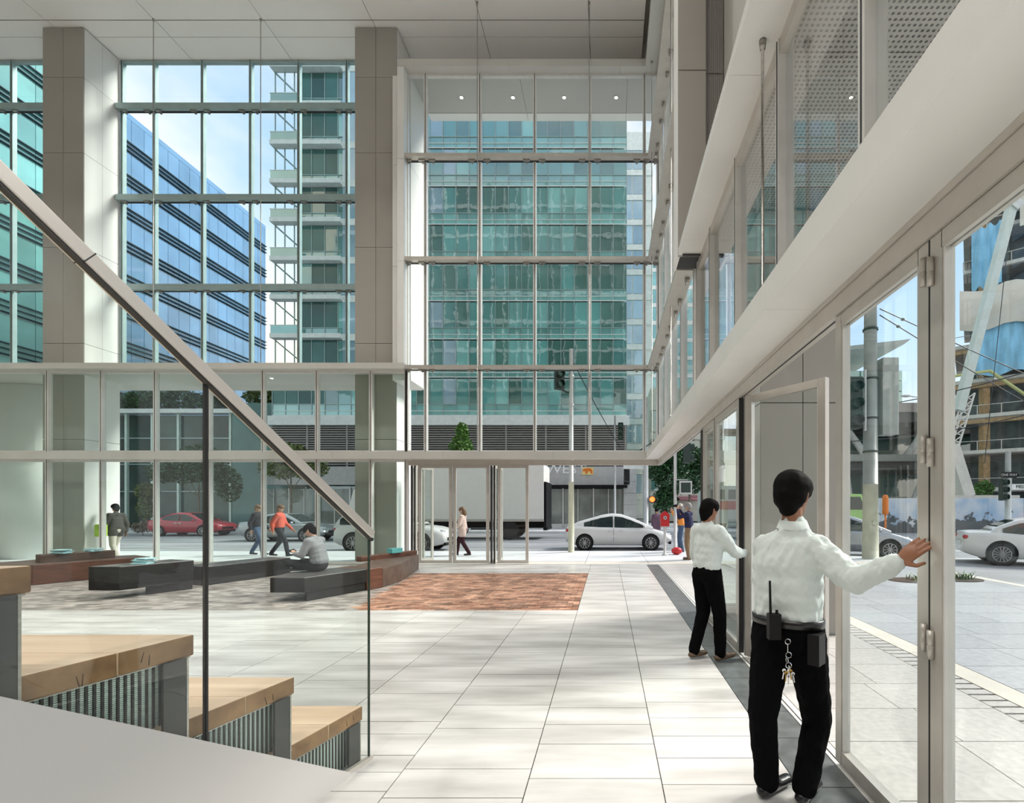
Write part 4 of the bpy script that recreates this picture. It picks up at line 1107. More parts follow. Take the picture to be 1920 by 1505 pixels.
# far signal poles
for i, (u, yy, zt, rr, lab, hz, hd_, lit) in enumerate((
        (1153, 30.5, 7.4, .07, 'thin white signal pole with a hanging signal across the street', 6.4, 3, None),
        (1211, 29.0, 8.2, .16, 'thick pale pole with a glowing stop signal at the far corner', 2.1, 1, 0))):
    sp = root('signal_pole', (gx(u, yy), yy, 0), lab, 'signal pole'); x = sp.location.x
    MB().tube([(x, yy, RD), (x, yy, zt)], rr, 12, rr * .85).build('pole_shaft', M['galv'], sp, True)
    MB().lathe([(rr * 2, 0), (rr * 2, .1), (rr, .3)], 12, (x, yy, RD)).build('pole_foot', M['galv'], sp)
    signal(sp, (x + .36, yy - .1, hz), hd_, 0, lit, .11 if i == 0 else .16)
    if i == 1:
        box('street_plate', x - 1.35, x - .12, yy - .02, yy + .02, 3.92, 4.2, M['twhite'], sp)
# pedestrian signal pole at the corner
yy = 16.8; sp = root('signal_pole', (gx(1266, yy), yy, 0), 'slim white pole with a black pedestrian signal beside the red alarm box', 'signal pole'); x = sp.location.x
MB().tube([(x, yy, 0), (x, yy, 3.9)], .055, 12).build('pole_shaft', M['galv'], sp, True)
box('pedestrian_signal', x + .15, x + .52, yy - .15, yy + .1, 2.1, 2.5, M['signal'], sp)
MB().box(x + .12, x + .55, yy - .19, yy - .15, 2.07, 2.53).box(x + .16, x + .51, yy - .21, yy - .15, 2.11, 2.49).build('signal_hood', M['galv'], sp)
box('signal_face', x + .17, x + .50, yy - .215, yy - .20, 2.13, 2.47, M['signal'], sp)
signal(sp, (x + .40, yy, 3.7), 3, 1.57)
for z in (2.02, 2.58): MB().bar((x, yy, z), (x + .45, yy, z), .03).build('bracket_arm', M['galv'], sp)
# fire alarm box
yy = 16.4; x = gx(1246.5, yy)
fa = root('alarm_box', (x, yy, 0), 'red street fire alarm box on a white post', 'alarm box')
M['alarmred'] = mat('alarm_red', (0.55, 0.02, 0.025), 0.35)
MB().tube([(x, yy, 0), (x, yy, .98)], .045, 12).build('post', M['white'], fa, True)
MB().lathe([(.10, 0), (.10, .03), (.05, .06)], 12, (x, yy, 0)).build('post_foot', M['white'], fa)
o = MB().extr([(x - .14, yy - .1, .98), (x + .14, yy - .1, .98), (x + .155, yy - .1, 1.38), (x + .06, yy - .1, 1.46), (x, yy - .1, 1.5), (x - .06, yy - .1, 1.46), (x - .155, yy - .1, 1.38)], (0, .2, 0)).build('case', M['alarmred'], fa)
MB().lathe([(.06, -.02), (.06, 0)], 12, (x, yy - .1, 1.27), 'y').build('dial', M['white'], fa)
box('lever', x - .02, x + .02, yy - .135, yy - .12, 1.25, 1.29, M['black'], fa)
yy = 16.6; x = gx(1269, yy)
o = MB().ball((0, 0, .13), (.19, .14, .13), 12, 8).build('red_bag', M['alarmred'], None, True); o.location = (x, yy, 0.001)
tag(o, 'small red bag lying on the sidewalk below the pedestrian signal', 'bag')
M['bagred'] = M['alarmred']
# light pole at the side street corner
yy = 15.3; x = gx(1632, yy)
lp = root('light_pole', (x, yy, 0), 'thick grey and cream street pole with signal boxes seen through the side door', 'light pole')
MB().tube([(x, yy, 0), (x, yy, 2.35)], .24, 18, .215).build('pole_base', M['olive'], lp, True)
MB().tube([(x, yy, 2.35), (x, yy, 8.0)], .215, 18, .18).build('pole_shaft', M['greypost'], lp, True)
for z in (3.35, 4.4, 5.65, 7.2): MB().lathe([(.225, 0), (.225, .06)], 18, (x, yy, z)).build('clamp_band', M['signal'], lp)
box('control_box', x + .28, x + .78, yy - .2, yy + .2, 3.9, 6.3, M['greypost'], lp)
MB().box(x - .75, x - .35, yy - .22, yy + .22, 4.1, 5.7).build('signal_housing', M['signal'], lp)
for k in range(3): MB().lathe([(.17, -.4), (.17, -.2), (.15, -.2), (.15, -.4)], 14, (x - .55, yy, 4.35 + k * .52), 'y', True).build('visor', M['signal'], lp)
MB().tube([(x - .3, yy - .26, 4.0), (x - .3, yy - .26, 5.9), (x, yy, 5.95)], .035, 8).build('conduit', M['galv'], lp)
MB().lathe([(.09, -.02), (.09, .0)], 14, (x + .02, yy - .235, 1.15), 'y').build('access_plate', M['olive'], lp)
# street light, far left, and one over the site
def streetlight(loc, label, h, arm):
    s_ = root('street_light', loc, label, 'street light'); x, y, z = loc
    MB().tube([(x, y, z), (x, y, h)], .09, 10, .06).build('pole_shaft', M['galv'], s_, True)
    MB().tube([(x, y, h - .1), (x + arm * .4, y, h + .35), (x + arm, y, h + .45)], .04, 8).build('arm', M['galv'], s_, True)
    MB().ball((x + arm * 1.15, y, h + .45), (.38, .16, .09), 10, 6).build('lamp_head', M['white'], s_, True)
streetlight((gx(92, 24), 24, RD), 'white street light outside the far left window', 7.0, -1.1)
streetlight((gx(1735, 34), 34, RD), 'white street light in front of the elevated deck', 9.0, -1.2)
# overhead wires
M['wire'] = mat('wire', (0.03, 0.03, 0.035), 0.6)
def wire(a, b, r, sag, label):
    a = Vector(a); b = Vector(b); pts = []
    for k in range(11):
        f = k / 10; p = a.lerp(b, f); p.z -= sag * 4 * f * (1 - f); pts.append(p)
    o = MB().tube(pts, r, 5).build('overhead_wire', M['wire'])
    tag(o, label, 'wire', 'overhead street wires')
    return o
lpx = gx(1632, 15.3)
wire((lpx + .3, 15.3, 7.9), (30, 24, 4.6), .018, .2, 'overhead wire sloping down from the thick street pole, upper one')
wire((lpx + .3, 15.3, 7.7), (34, 30, 2.6 + 1.5), .018, .3, 'overhead wire sloping down from the thick street pole, lower one')
wire((gx(1560, 30), 30, 7.6), (gx(1925, 26), 26, 8.9), .03, .3, 'overhead wire crossing before the elevated deck, higher one')
wire((gx(1560, 28), 28, 5.4), (gx(1925, 26), 26, 6.6), .03, .3, 'overhead wire crossing before the elevated deck, lower one')
wire((gx(1071, 17.5), 17.5, 7.0), (gx(1165, 30), 30, 5.2), .02, .1, 'overhead wire from the kerb signal pole to the hanging signal')
wire((gx(1165, 30), 30, 4.6), (gx(1260, 26), 26, 6.0), .03, .2, 'overhead wire over the crossing near the far corner')
for nm, a, b, sag in (('upper', Vector((lpx + .3, 15.3, 7.9)), Vector((30, 24, 4.6)), .2), ('lower', Vector((lpx + .3, 15.3, 7.7)), Vector((34, 30, 4.1)), .3)):
    f = .045 if nm == 'upper' else .035; p = a.lerp(b, f); p.z -= sag * 4 * f * (1 - f)
    o = MB().ball((0, 0, 0), (.07, .05, .05), 8, 6).build('wire_insulator', M['signal']); o.location = p
    tag(o, 'dark insulator knob on the %s sloping wire' % nm, 'insulator', 'wire insulators')
# ------------------------------------------------------------------ plants
M['leafA'] = mat('fresh_green_leaf', (0.10, 0.22, 0.04), 0.5, per=.45, var=.3)
M['leafB'] = mat('deep_green_leaf', (0.045, 0.12, 0.045), 0.5, per=.5, var=.3)
M['leafC'] = mat('olive_leaf', (0.15, 0.19, 0.06), 0.5, per=.45, var=.3)
M['bark'] = mat('bark', (0.20, 0.17, 0.13), 0.8, var=.3, scale=8)
def leaves(blobs, n, size, seed):
    r_ = random.Random(seed); V = []; F = []
    for i in range(n):
        c, rr = r_.choice(blobs)
        while True:
            d = Vector((r_.uniform(-1, 1), r_.uniform(-1, 1), r_.uniform(-1, 1)))
            if .25 < d.length <= 1: break
        p = Vector(c) + Vector((d.x * rr[0], d.y * rr[1], d.z * rr[2]))
        a = Vector((r_.uniform(-1, 1), r_.uniform(-1, 1), r_.uniform(-.6, .6))).normalized(); b = a.cross(Vector((r_.uniform(-1, 1), r_.uniform(-1, 1), r_.uniform(-1, 1)))).normalized()
        s = size * r_.uniform(.6, 1.3); k = len(V)
        V += [p - a * s, p - b * s * .45 + Vector((0, 0, s * .12)), p + a * s, p + b * s * .45 + Vector((0, 0, s * .12))]; F.append((k, k + 1, k + 2, k + 3))
    return V, F
def tree(name, label, loc, h, trunk_h, blobs, n, size, m, seed, group='street trees', tr=.09):
    t = root(name, loc, label, 'tree', group); L = Vector(loc)
    MB().tube([L, L + Vector((.05, 0, trunk_h * .6)), L + Vector((0, .03, trunk_h)), L + Vector((.05, 0, h * .8))], tr, 8, tr * .35).build('trunk', M['bark'], t, True)
    q = MB(); r_ = random.Random(seed)
    for c, rr in blobs: q.tube([L + Vector((0, 0, trunk_h * .9)), L + Vector(c)], tr * .4, 6, tr * .12)
    q.build('branches', M['bark'], t)
    V, F = leaves([((L + Vector(c)), rr) for c, rr in blobs], n, size, seed)
    o = mob('foliage', V, F, M[m], t); o['kind'] = 'stuff'
    return t
tree('street_tree', 'conical light green street tree before the louvred podium', (gx(865, 30.8), 30.8, RD), 7.4, 2.6, [((0, 0, 3.6), (1.3, 1.2, .9)), ((0, 0, 4.6), (1.05, 1, .9)), ((0, 0, 5.5), (.75, .7, .8)), ((.05, 0, 6.4), (.4, .4, .7))], 3600, .14, 'leafA', 1)
tree('street_tree', 'leafy street tree beyond the crossing behind the red alarm box', (gx(1247, 34), 34, RD), 6.2, 1.8, [((0, 0, 2.2), (1.0, 1.0, .9)), ((.5, 0, 3.6), (1.3, 1.2, 1.1)), ((-.5, 0, 4.4), (1.0, 1, .9)), ((.9, 0, 5.2), (1.0, 1, .9))], 3600, .16, 'leafB', 2)
tree('street_tree', 'dark street tree beyond the pedestrian signal', (gx(1292, 36), 36, RD), 6.5, 2.2, [((0, 0, 3.9), (1.4, 1.2, 1.2)), ((.5, 0, 5.2), (1.2, 1.1, 1.0))], 2400, .17, 'leafB', 3)
tree('street_tree', 'slender pale-trunked tree behind the red sedan', (gx(372, 33.5), 33.5, 0), 6.2, 2.6, [((-.9, 0, 4.2), (1.5, 1.2, 1.0)), ((.6, 0, 4.4), (1.3, 1.2, 1.1)), ((-2.4, 0, 4.0), (1.0, 1, .7)), ((.1, 0, 5.2), (1.3, 1.1, .8)), ((1.8, .4, 3.2), (.8, .8, 1.3))], 4200, .13, 'leafB', 4, tr=.07)
tree('street_tree', 'spreading tree above the two walkers', (gx(545, 33), 33, 0), 6.4, 3.0, [((-.6, 0, 4.4), (1.6, 1.2, .9)), ((1.2, 0, 4.3), (1.3, 1.1, .8)), ((0, 0, 5.3), (1.2, 1.1, .7))], 3400, .13, 'leafC', 5, tr=.08)
tree('young_tree', 'small young tree beside the red sedan', (gx(275, 33), 33, 0), 3.6, 1.0, [((0, 0, 1.6), (.55, .5, .8)), ((0, 0, 2.7), (.7, .6, .6))], 1300, .11, 'leafC', 6, tr=.05)
tree('shrub', 'grey twiggy shrub near the walker with the lime bag', (gx(267, 30), 30, RD), 1.1, .15, [((-.2, 0, .5), (.4, .4, .35)), ((.3, 0, .6), (.45, .4, .4))], 700, .07, 'bark', 7, group='street shrubs', tr=.03)
for i, (u, s, lab) in enumerate(((250, 1.0, 'far left clump of the pavilion roof garden'), (318, 1.25, 'largest clump of the pavilion roof garden'), (395, 1.0, 'clump of the pavilion roof garden near the garden wall'), (506, .9, 'tree on the garden wall beside the green tower'))):
    tree('roof_shrub', 'leafy ' + lab, (gx(u, 42.5), 42.5, 9.84 if u < 470 else 10.3), 2.2 * s, .5, [((-.8, 0, 1.0), (1.5, 1, .8 * s)), ((.9, 0, 1.2), (1.5, 1, .9 * s))], 1500, .18, 'leafB' if i != 3 else 'leafC', 20 + i, group='plants of the roof garden', tr=.06)
tree('site_tree', 'bright green tree low behind the crane', (gx(1838, 48), 48, RD), 4.4, 1.4, [((0, 0, 2.6), (1.1, 1, 1.2)), ((.4, 0, 3.6), (.8, .8, .8))], 1500, .17, 'leafA', 9, group='trees at the building site')
# planting beds on the side sidewalk with strappy plants
for i, (u, v, n, lab) in enumerate(((1712, 1088, 40, 'strappy green plant in the round soil bed beside the door leaf'), (1795, 1086, 60, 'strappy green plant in the soil bed near the kerb'))):
    yy = CH * FPX / (v - V0); x = gx(u, yy)
    bd = MB().lathe([(.52, 0), (.52, .012), (.46, .02)], 26, (0, 0, 0)).build('planting_bed', M['soil']); bd.location = (x, yy, 0.0); bd.scale = (1, .8, 1)
    tag(bd, 'round dark soil bed, %s' % ('beside the door leaf', 'near the kerb')[i], 'planting bed', 'soil beds in the sidewalk')
    pl = root('strappy_plant', (x + .12, yy, .02), lab, 'plant', 'strappy plants'); r_ = random.Random(i + 40)
    for k in range(n):
        a = r_.uniform(0, 6.28); ln = r_.uniform(.18, .36); o_ = Vector((math.cos(a), math.sin(a), 0)); b0 = Vector((x + .12 + r_.uniform(-.22, .22), yy + r_.uniform(-.15, .15), .018))
        side_ = Vector((-o_.y, o_.x, 0)) * .012; V = []
        for f in (0, .4, .75, 1): 
            p = b0 + o_ * ln * .8 * f + Vector((0, 0, ln * (1.1 * f - .65 * f * f))); V += [p - side_ * (1 - f * .85), p + side_ * (1 - f * .85)]
        mob('leaf', V, [(2 * j, 2 * j + 1, 2 * j + 3, 2 * j + 2) for j in range(3)], M['leafA'], pl)
# ------------------------------------------------------------------ building site on the right
M['deck'] = mat('dark_bridge_deck', (0.10, 0.105, 0.105), 0.7, var=.2)
M['deckpale'] = mat('pale_pink_parapet', (0.50, 0.44, 0.43), 0.7)
M['strut'] = mat('white_strut', (0.66, 0.67, 0.66), 0.5)
dk = root('elevated_deck', (30, 66, 0), 'dark elevated deck on white slanted struts beyond the crossing', 'bridge')
box('upper_deck', 24, 66, 64, 74, 12.9, 14.6, M['deck'], dk); box('parapet', 23.6, 66, 63.7, 64.0, 14.2, 15.4, M['deckpale'], dk)
box('lower_deck', 24, 66, 64, 74, 6.6, 8.4, M['deck'], dk); box('lower_parapet', 24, 66, 63.7, 64.0, 7.7, 8.6, M['greypost'], dk)
box('shade_wall', 24, 66, 74, 75, 0, 14, M['t2'], dk)
for k in range(14): pbox('deck_rib', 24.5 + k * 3, 24.9 + k * 3, 64.2, 73.8, 12.3, 12.9, M['deck'], dk)
for x in (31.5, 44, 56):
    for s in (-1, 1):
        MB().tube([(x + s * 3.6, 65.5, 8.4), (x + s * .5, 65.5, 12.9)], .5, 10, .4).build('strut', M['strut'], dk, True)
        MB().tube([(x + s * .8, 65.5, 6.6), (x + s * 2.6 - 1, 65.5, 0)], .45, 10).build('strut', M['strut'], dk, True)
rb = root('roof_pavilion', (50, 95, 0), 'glass block under a thin overhanging flat roof beyond the deck', 'building')
xa, xb = gx(1560, 95), gx(1693, 95)
box('core', xa, xb, 95.3, 120, 0, 28.5, M['t2'], rb)
for f in range(7):
    for c in range(5):
        w_ = (xb - xa) / 5
        pbox('pane', xa + c * w_ + .15, xa + (c + 1) * w_ - .15, 95, 95.3, 14 + f * 2.1, 14 + f * 2.1 + 1.85, M['t3'], rb)
MB().extr([(xa - 3, 91, 31.5), (gx(1708, 91), 91, 33.3), (gx(1695, 91), 91, 32.3), (xa - 3, 91, 30.8)], (0, 32, 0)).build('flat_roof', M['greypost'], rb)
box('lower_volume', gx(1560, 95), gx(1643, 95), 94.5, 95.5, 13, 26.5, M['greypost'], rb)
# tower under construction
M['slab'] = mat('raw_concrete_slab', (0.33, 0.31, 0.29), 0.8, var=.15)
M['edge'] = mat('pale_slab_edge', (0.58, 0.57, 0.53), 0.7)
M['timber'] = mat('formwork_timber', (0.36, 0.24, 0.12), 0.7, var=.2)
M['net'] = mat('blue_safety_net', (0.22, 0.50, 0.72), 0.6, var=.25, scale=.6, stretch=(3, 3, .5))
M['tarp'] = mat('cream_tarpaulin', (0.66, 0.62, 0.55), 0.7, var=.1, scale=.5, bump=.5, bscale=1.5)
M['dim'] = mat('dim_interior', (0.10, 0.115, 0.12), 0.8, var=.4, scale=.8)
ct = root('unfinished_tower', (48, 46, 0), 'tower under construction with open slabs, blue nets and cream sheets', 'building')
A = Vector((39.0, 52.0, 0)); D1 = Vector((.80, -.60, 0)); D2 = Vector((.6, .8, 0)); LN = 22
def quad(a, b, z0, z1, th): 
    n = Vector((-(b - a).y, (b - a).x, 0)).normalized() * th
    return [tuple((p.x, p.y)) for p in (a, b, b + n, a + n)]
hs = [3.6, 7.6, 11.4, 15.2, 19.0, 23.0, 27.0, 31.0, 35.0, 39.0, 43.0]
for i, z in enumerate(hs):
    ov = 1.4 if i in (1, 2, 3, 4) else .6
    P0 = A - D1 * ov
    MB().prism([(p.x, p.y) for p in (P0, P0 + D1 * LN, P0 + D1 * LN + D2 * 12, P0 + D2 * 12)], z - .35, z).build('floor_slab', M['slab'], ct)
    MB().prism(quad(P0, P0 + D1 * LN, 0, 0, -.12), z - .25, z + .12).build('slab_edge', M['edge'], ct)
    if i in (2, 3, 4): MB().prism(quad(P0 - D1 * .3, P0 + D1 * LN, 0, 0, .6), z - .8, z - .36).build('formwork', M['timber'], ct)
    for k in range(11):
        p = P0 + D1 * (k * 2)
        pbox('guard_post', p.x - .03, p.x + .03, p.y - .03, p.y + .03, z, z + 1.1, M['edge'], ct)
    MB().bar(P0 + Vector((0, 0, z + 1.1)), P0 + D1 * LN + Vector((0, 0, z + 1.1)), .06).build('guard_rail', M['edge'], ct)
for k in range(4):
    p = A + D1 * (1.2 + k * 5.5) + D2 * .6
    box('concrete_column', p.x - .35, p.x + .35, p.y - .35, p.y + .35, 0, 43, M['timber'] if k == 0 else M['slab'], ct)
p0 = A + D2 * 2.4
MB().prism([(p.x, p.y) for p in (p0, p0 + D1 * LN, p0 + D1 * LN + D2 * 6, p0 + D2 * 6)], 0, 42).build('dim_core', M['dim'], ct)
def cloth(nm, s0, s1, z0, z1, m, out=.8, bulge=.5, seed=0):
    r_ = random.Random(seed); V = []; F = []; n, k_ = 14, 8
    for i in range(n + 1):
        for k in range(k_ + 1):
            s = s0 + (s1 - s0) * i / n; z = z0 + (z1 - z0) * k / k_
            o_ = out + bulge * math.sin(math.pi * k / k_) * (.6 + .4 * math.sin(i * 1.7 + seed)) + r_.uniform(-.06, .06)
            p = A + D1 * s - D2 * o_; V.append((p.x, p.y, z + .25 * math.sin(i * 1.3 + seed)))
    for i in range(n):
        for k in range(k_): a = i * (k_ + 1) + k; F.append((a, a + k_ + 1, a + k_ + 2, a + 1))
    V2 = [Vector(v) - D2 * -.05 for v in V]; m0 = len(V)
    return mob(nm, V + V2, F + [tuple(j + m0 for j in f[::-1]) for f in F], M[m], ct, True)
cloth('safety_net', .2, 9.5, 15.4, 20.6, 'net', .9, .3, 1)
cloth('tarpaulin', -.9, 12, 20.2, 24.4, 'tarp', 1.3, 1.0, 2)
cloth('safety_net', .1, 2.6, 24.6, 31.0, 'net', .9, .3, 3)
cloth('tarpaulin', 4.0, 15, 30.2, 35.0, 'tarp', 1.0, .5, 4)
cloth('safety_net', 5.5, 16, 17.5, 22.0, 'net', .9, .3, 5)
# crane with box boom and lattice foot
M['boom'] = mat('pale_green_boom', (0.56, 0.62, 0.59), 0.4, var=.05)
M['boomwhite'] = mat('white_boom_foot', (0.68, 0.66, 0.62), 0.5)
cr_ = root('crane', (gx(1815, 40), 40, RD), 'mobile crane with a long pale box boom before the unfinished tower', 'crane')
CY = 40.0
MB().bar(P(1797, 770, CY), P(1897, 385, CY), .62, .62).build('boom', M['boom'], cr_)
MB().bar(P(1893, 392, CY), P(1905, 378, CY), .9, .9).build('boom_head', M['galv'], cr_)
MB().bar(P(1782, 835, CY), P(1812, 930, CY), .9, .9).build('mast_foot', M['boomwhite'], cr_)
lat = MB(); a0, a1 = P(1770, 862, CY), P(1806, 742, CY); off = Vector((.95, 0, .25)); off2 = Vector((0, .9, 0))
for o_ in (Vector(), off, off2, off + off2): lat.bar(a0 + o_, a1 + o_, .11)
for k in range(9):
    f0, f1 = k / 9, (k + 1) / 9
    lat.bar(a0.lerp(a1, f0), a0.lerp(a1, f1) + off, .07); lat.bar(a0.lerp(a1, f0) + off, a0.lerp(a1, f1), .07)
lat.build('lattice_section', M['boomwhite'], cr_)
q = P(1812, 925, CY); box('carrier', q.x - 3.2, q.x + 3.4, CY - 1.2, CY + 1.5, .6, 2.6, M['boomwhite'], cr_)
for k in range(4): MB().lathe([(.2, 0), (.6, 0), (.6, .4), (.2, .4)], 16, (q.x - 2.6 + k * 1.7, CY - 1.4, .48), 'y').build('wheel', M['tyre'], cr_)
MB().tube([P(1897, 388, CY), P(1846, 868, CY)], .03, 5).build('hoist_cable', M['wire'], cr_)
M['pump'] = mat('yellow_green_pipe', (0.50, 0.52, 0.22), 0.5)
o = MB().tube([P(1772, 708, 44), P(1800, 703, 44), P(1856, 695, 44), P(1922, 740, 44)], .14, 8).build('concrete_pump_arm', M['pump']); tag(o, 'thin yellow green concrete pump arm behind the boom', 'pump arm')
# hoarding with painted clouds
def mural():
    m = bpy.data.materials.new('mural_print'); m.use_nodes = True; t = m.node_tree; b = t.nodes['Principled BSDF']
    g = nn(t, 'ShaderNodeNewGeometry'); n = nn(t, 'ShaderNodeTexNoise'); n.inputs['Scale'].default_value = .45; n.inputs['Detail'].default_value = 3
    t.links.new(g.outputs['Position'], n.inputs['Vector']); r = nn(t, 'ShaderNodeValToRGB'); es = r.color_ramp.elements
    es[0].position = .35; es[0].color = (.30, .46, .68, 1); es[1].position = .6; es[1].color = (.78, .80, .82, 1)
    t.links.new(n.outputs['Fac'], r.inputs[0])
    n2 = nn(t, 'ShaderNodeTexNoise'); n2.inputs['Scale'].default_value = 2.2; n2.inputs['Detail'].default_value = 6; t.links.new(g.outputs['Position'], n2.inputs['Vector'])
    s = nn(t, 'ShaderNodeSeparateXYZ'); t.links.new(g.outputs['Position'], s.inputs[0])
    a = nn(t, 'ShaderNodeMath', operation='MULTIPLY_ADD'); a.inputs[1].default_value = -.35; a.inputs[2].default_value = .42; t.links.new(s.outputs['Z'], a.inputs[0])
    c = nn(t, 'ShaderNodeMath', operation='ADD'); t.links.new(a.outputs[0], c.inputs[0]); t.links.new(n2.outputs['Fac'], c.inputs[1])
    r2 = nn(t, 'ShaderNodeValToRGB'); r2.color_ramp.elements[0].position = .62; r2.color_ramp.elements[1].position = .68
    t.links.new(c.outputs[0], r2.inputs[0]); mx_ = nn(t, 'ShaderNodeMix', data_type='RGBA'); t.links.new(r2.outputs[0], mx_.inputs[0]); t.links.new(r.outputs[0], mx_.inputs[6]); mx_.inputs[7].default_value = (.10, .11, .12, 1)
    t.links.new(mx_.outputs[2], b.inputs['Base Color']); b.inputs['Roughness'].default_value = .6
    return m
M['mural'] = mural()
hb = root('hoarding', (26, 33, 0), 'site hoarding printed with a pale blue cloud scene', 'hoarding')
for k in range(10):
    pbox('hoarding_panel', 16.2 + k * 2.44, 16.2 + k * 2.44 + 2.42, 33.0, 33.08, RD, 2.25, M['mural'], hb)
box('hoarding_rail', 16.2, 40.6, 33.08, 33.2, 1.9, 2.0, M['timber'], hb)
# street sign post: ONE WAY and MISSION
sp = root('sign_post', (gx(1890, 24), 24, RD), 'pale post with a one way arrow plate and a street name plate', 'sign post'); x, yy = sp.location.x, 24
MB().tube([(x, yy, RD), (x, yy, 4.4)], .14, 12, .12).build('post', M['galv'], sp, True)
pl = MB().extr([(x - .45, yy - .16, 3.08), (x + .28, yy - .16, 3.08), (x + .46, yy - .16, 3.22), (x + .28, yy - .16, 3.36), (x - .45, yy - .16, 3.36)], (0, .03, 0)).build('arrow_plate', M['black'], sp)
text('arrow_lettering', 'ONE WAY', (x - .08, yy - .17, 3.22), .17, M['white'], sp, ext=.004)
box('name_plate', x + .15, x + 1.5, yy - .05, yy - .02, 2.5, 2.78, M['twhite'], sp)
text('name_lettering', 'MISSION', (x + .8, yy - .06, 2.64), .24, M['black'], sp, ext=.004)
signal(sp, (x - .35, yy - .1, 2.5), 3, .4)
# shops and tram stop colours across the crossing
st_ = root('tram', (gx(1345, 40), 40, RD), 'white tram with a red stripe glimpsed through the closed door leaves', 'tram')
xa = gx(1318, 40)
box('tram_body', xa, xa + 9, 40, 42.4, .3, 3.4, M['carwhite'], st_); box('tram_stripe', xa, xa + 9, 39.95, 40, 1.45, 2.15, M['alarmred'], st_)
for k in range(5): pbox('tram_window', xa + .4 + k * 1.7, xa + 1.8 + k * 1.7, 39.94, 40, 2.3, 3.1, M['carglass'], st_)
for k in (1.6, 6.8): MB().lathe([(.2, 0), (.4, 0), (.4, .3), (.2, .3)], 14, (xa + k, 40.1, .28), 'y').build('wheel', M['tyre'], st_)
aw = MB().extr([(7.2, 54.6, 2.5), (7.2, 56.09, 3.1), (7.2, 56.09, 2.4)], (3.2, 0, 0)).build('awning', mat('dusty_red_awning', (.42, .16, .18), .7)); tag(aw, 'dusty red awning beyond the pedestrian signal', 'awning')
# round white drum outside the far left window
o = MB().lathe([(1.35, 0), (1.35, 2.9), (1.32, 2.95), (1.30, 5.47)], 48, (-18.6, 16.3, 0)).build('round_column', mat('white_drum', (.86, .90, .88), .4, var=.02), None, True); tag(o, 'round white column outside the far left window', 'column', kind='structure')
bn = MB().box(gx(0, 22) - .8, gx(17, 22), 21.95, 22.0, 3.6, 6.7).build('street_banner', mat('pale_blue_banner', (.45, .62, .78), .6)); tag(bn, 'pale blue street banner outside the far left window', 'banner')
# ------------------------------------------------------------------ people
def capsule(q, a, b, ra, rb, n=12, m=3, flat=None):
    a = Vector(a); b = Vector(b); w = b - a
    if w.length < 1e-5: w = Vector((0, 0, 1e-3)); b = a + w
    w = w.normalized(); g = Vector((0, 0, 1)) if abs(w.z) < .9 else Vector((0, 1, 0))
    u = w.cross(g).normalized(); v = w.cross(u)
    rings = [(a - w * ra * math.cos(math.pi / 2 * i / m), ra * math.sin(math.pi / 2 * i / m)) for i in range(m + 1)]
    rings += [(b + w * rb * math.sin(math.pi / 2 * i / m), rb * math.cos(math.pi / 2 * i / m)) for i in range(m + 1)]
    V = []; F = []
    for c, r in rings:
        for k in range(n):
            t = 2 * math.pi * k / n; p = c + (u * math.cos(t) + v * math.sin(t)) * max(r, 1e-4)
            if flat:
                d, f = flat; o = (p - a).dot(d) - (c - a).dot(d); p = p - d * o * (1 - f)
            V.append(p)
    N = len(rings)
    for i in range(N - 1):
        for k in range(n): F.append((i * n + k, i * n + (k + 1) % n, (i + 1) * n + (k + 1) % n, (i + 1) * n + k))
    F.append(tuple(range(n))[::-1]); F.append(tuple(range((N - 1) * n, N * n)))
    q.add(V, F)
def remesh(name, q, m, parent, vox, smooth=4, disp=None, fac=.5):
    me = bpy.data.meshes.new('tmp'); me.from_pydata([tuple(v) for v in q.V], [], q.F)
    bm = bmesh.new(); bm.from_mesh(me); bmesh.ops.recalc_face_normals(bm, faces=bm.faces); bm.to_mesh(me); bm.free()
    o = bpy.data.objects.new('tmp', me); COL.objects.link(o); tmp = []
    r = o.modifiers.new('r', 'REMESH'); r.mode = 'VOXEL'; r.voxel_size = vox
    if smooth: s = o.modifiers.new('s', 'SMOOTH'); s.iterations = smooth; s.factor = fac
    if disp:
        for kk, rot in ((1.0, (R(10), R(28), 0)), (.6, (R(-8), R(-42), 0))):
            tx = bpy.data.textures.new('folds', 'CLOUDS'); tx.noise_scale = disp[1]; tx.noise_depth = 1
            ev = bpy.data.objects.new('tmp_axis', None); COL.objects.link(ev); ev.scale = (.8, .8, disp[2] if len(disp) > 2 else 3.5); ev.rotation_euler = rot
            ev.location = (.3 * kk, 0, 0); tmp.append(ev)
            d = o.modifiers.new('d', 'DISPLACE'); d.texture = tx; d.strength = disp[0] * kk; d.mid_level = .5; d.texture_coords = 'OBJECT'; d.texture_coords_object = ev
        bpy.context.view_layer.update()
    dg = bpy.context.evaluated_depsgraph_get(); me2 = bpy.data.meshes.new_from_object(o.evaluated_get(dg))
    bpy.data.objects.remove(o); bpy.data.meshes.remove(me)
    for ev in tmp: bpy.data.objects.remove(ev)
    me2.name = name; me2.materials.clear(); me2.materials.append(m); me2.polygons.foreach_set('use_smooth', [True] * len(me2.polygons))
    ob_ = bpy.data.objects.new(name, me2); COL.objects.link(ob_)
    return par(ob_, parent)
def skin(name, c): return mat(name, c, .5, var=.08, scale=12)
M['skinA'] = skin('brown_skin', (0.30, 0.135, 0.075)); M['skinB'] = skin('light_skin', (0.55, 0.33, 0.23))
M['hair'] = mat('black_hair', (0.004, 0.0035, 0.003), .7, spec=.08, var=.3, scale=40); M['hairbrown'] = mat('brown_hair', (0.16, 0.085, 0.04), .5); M['hairgrey'] = mat('grey_hair', (.28, .27, .26), .6)
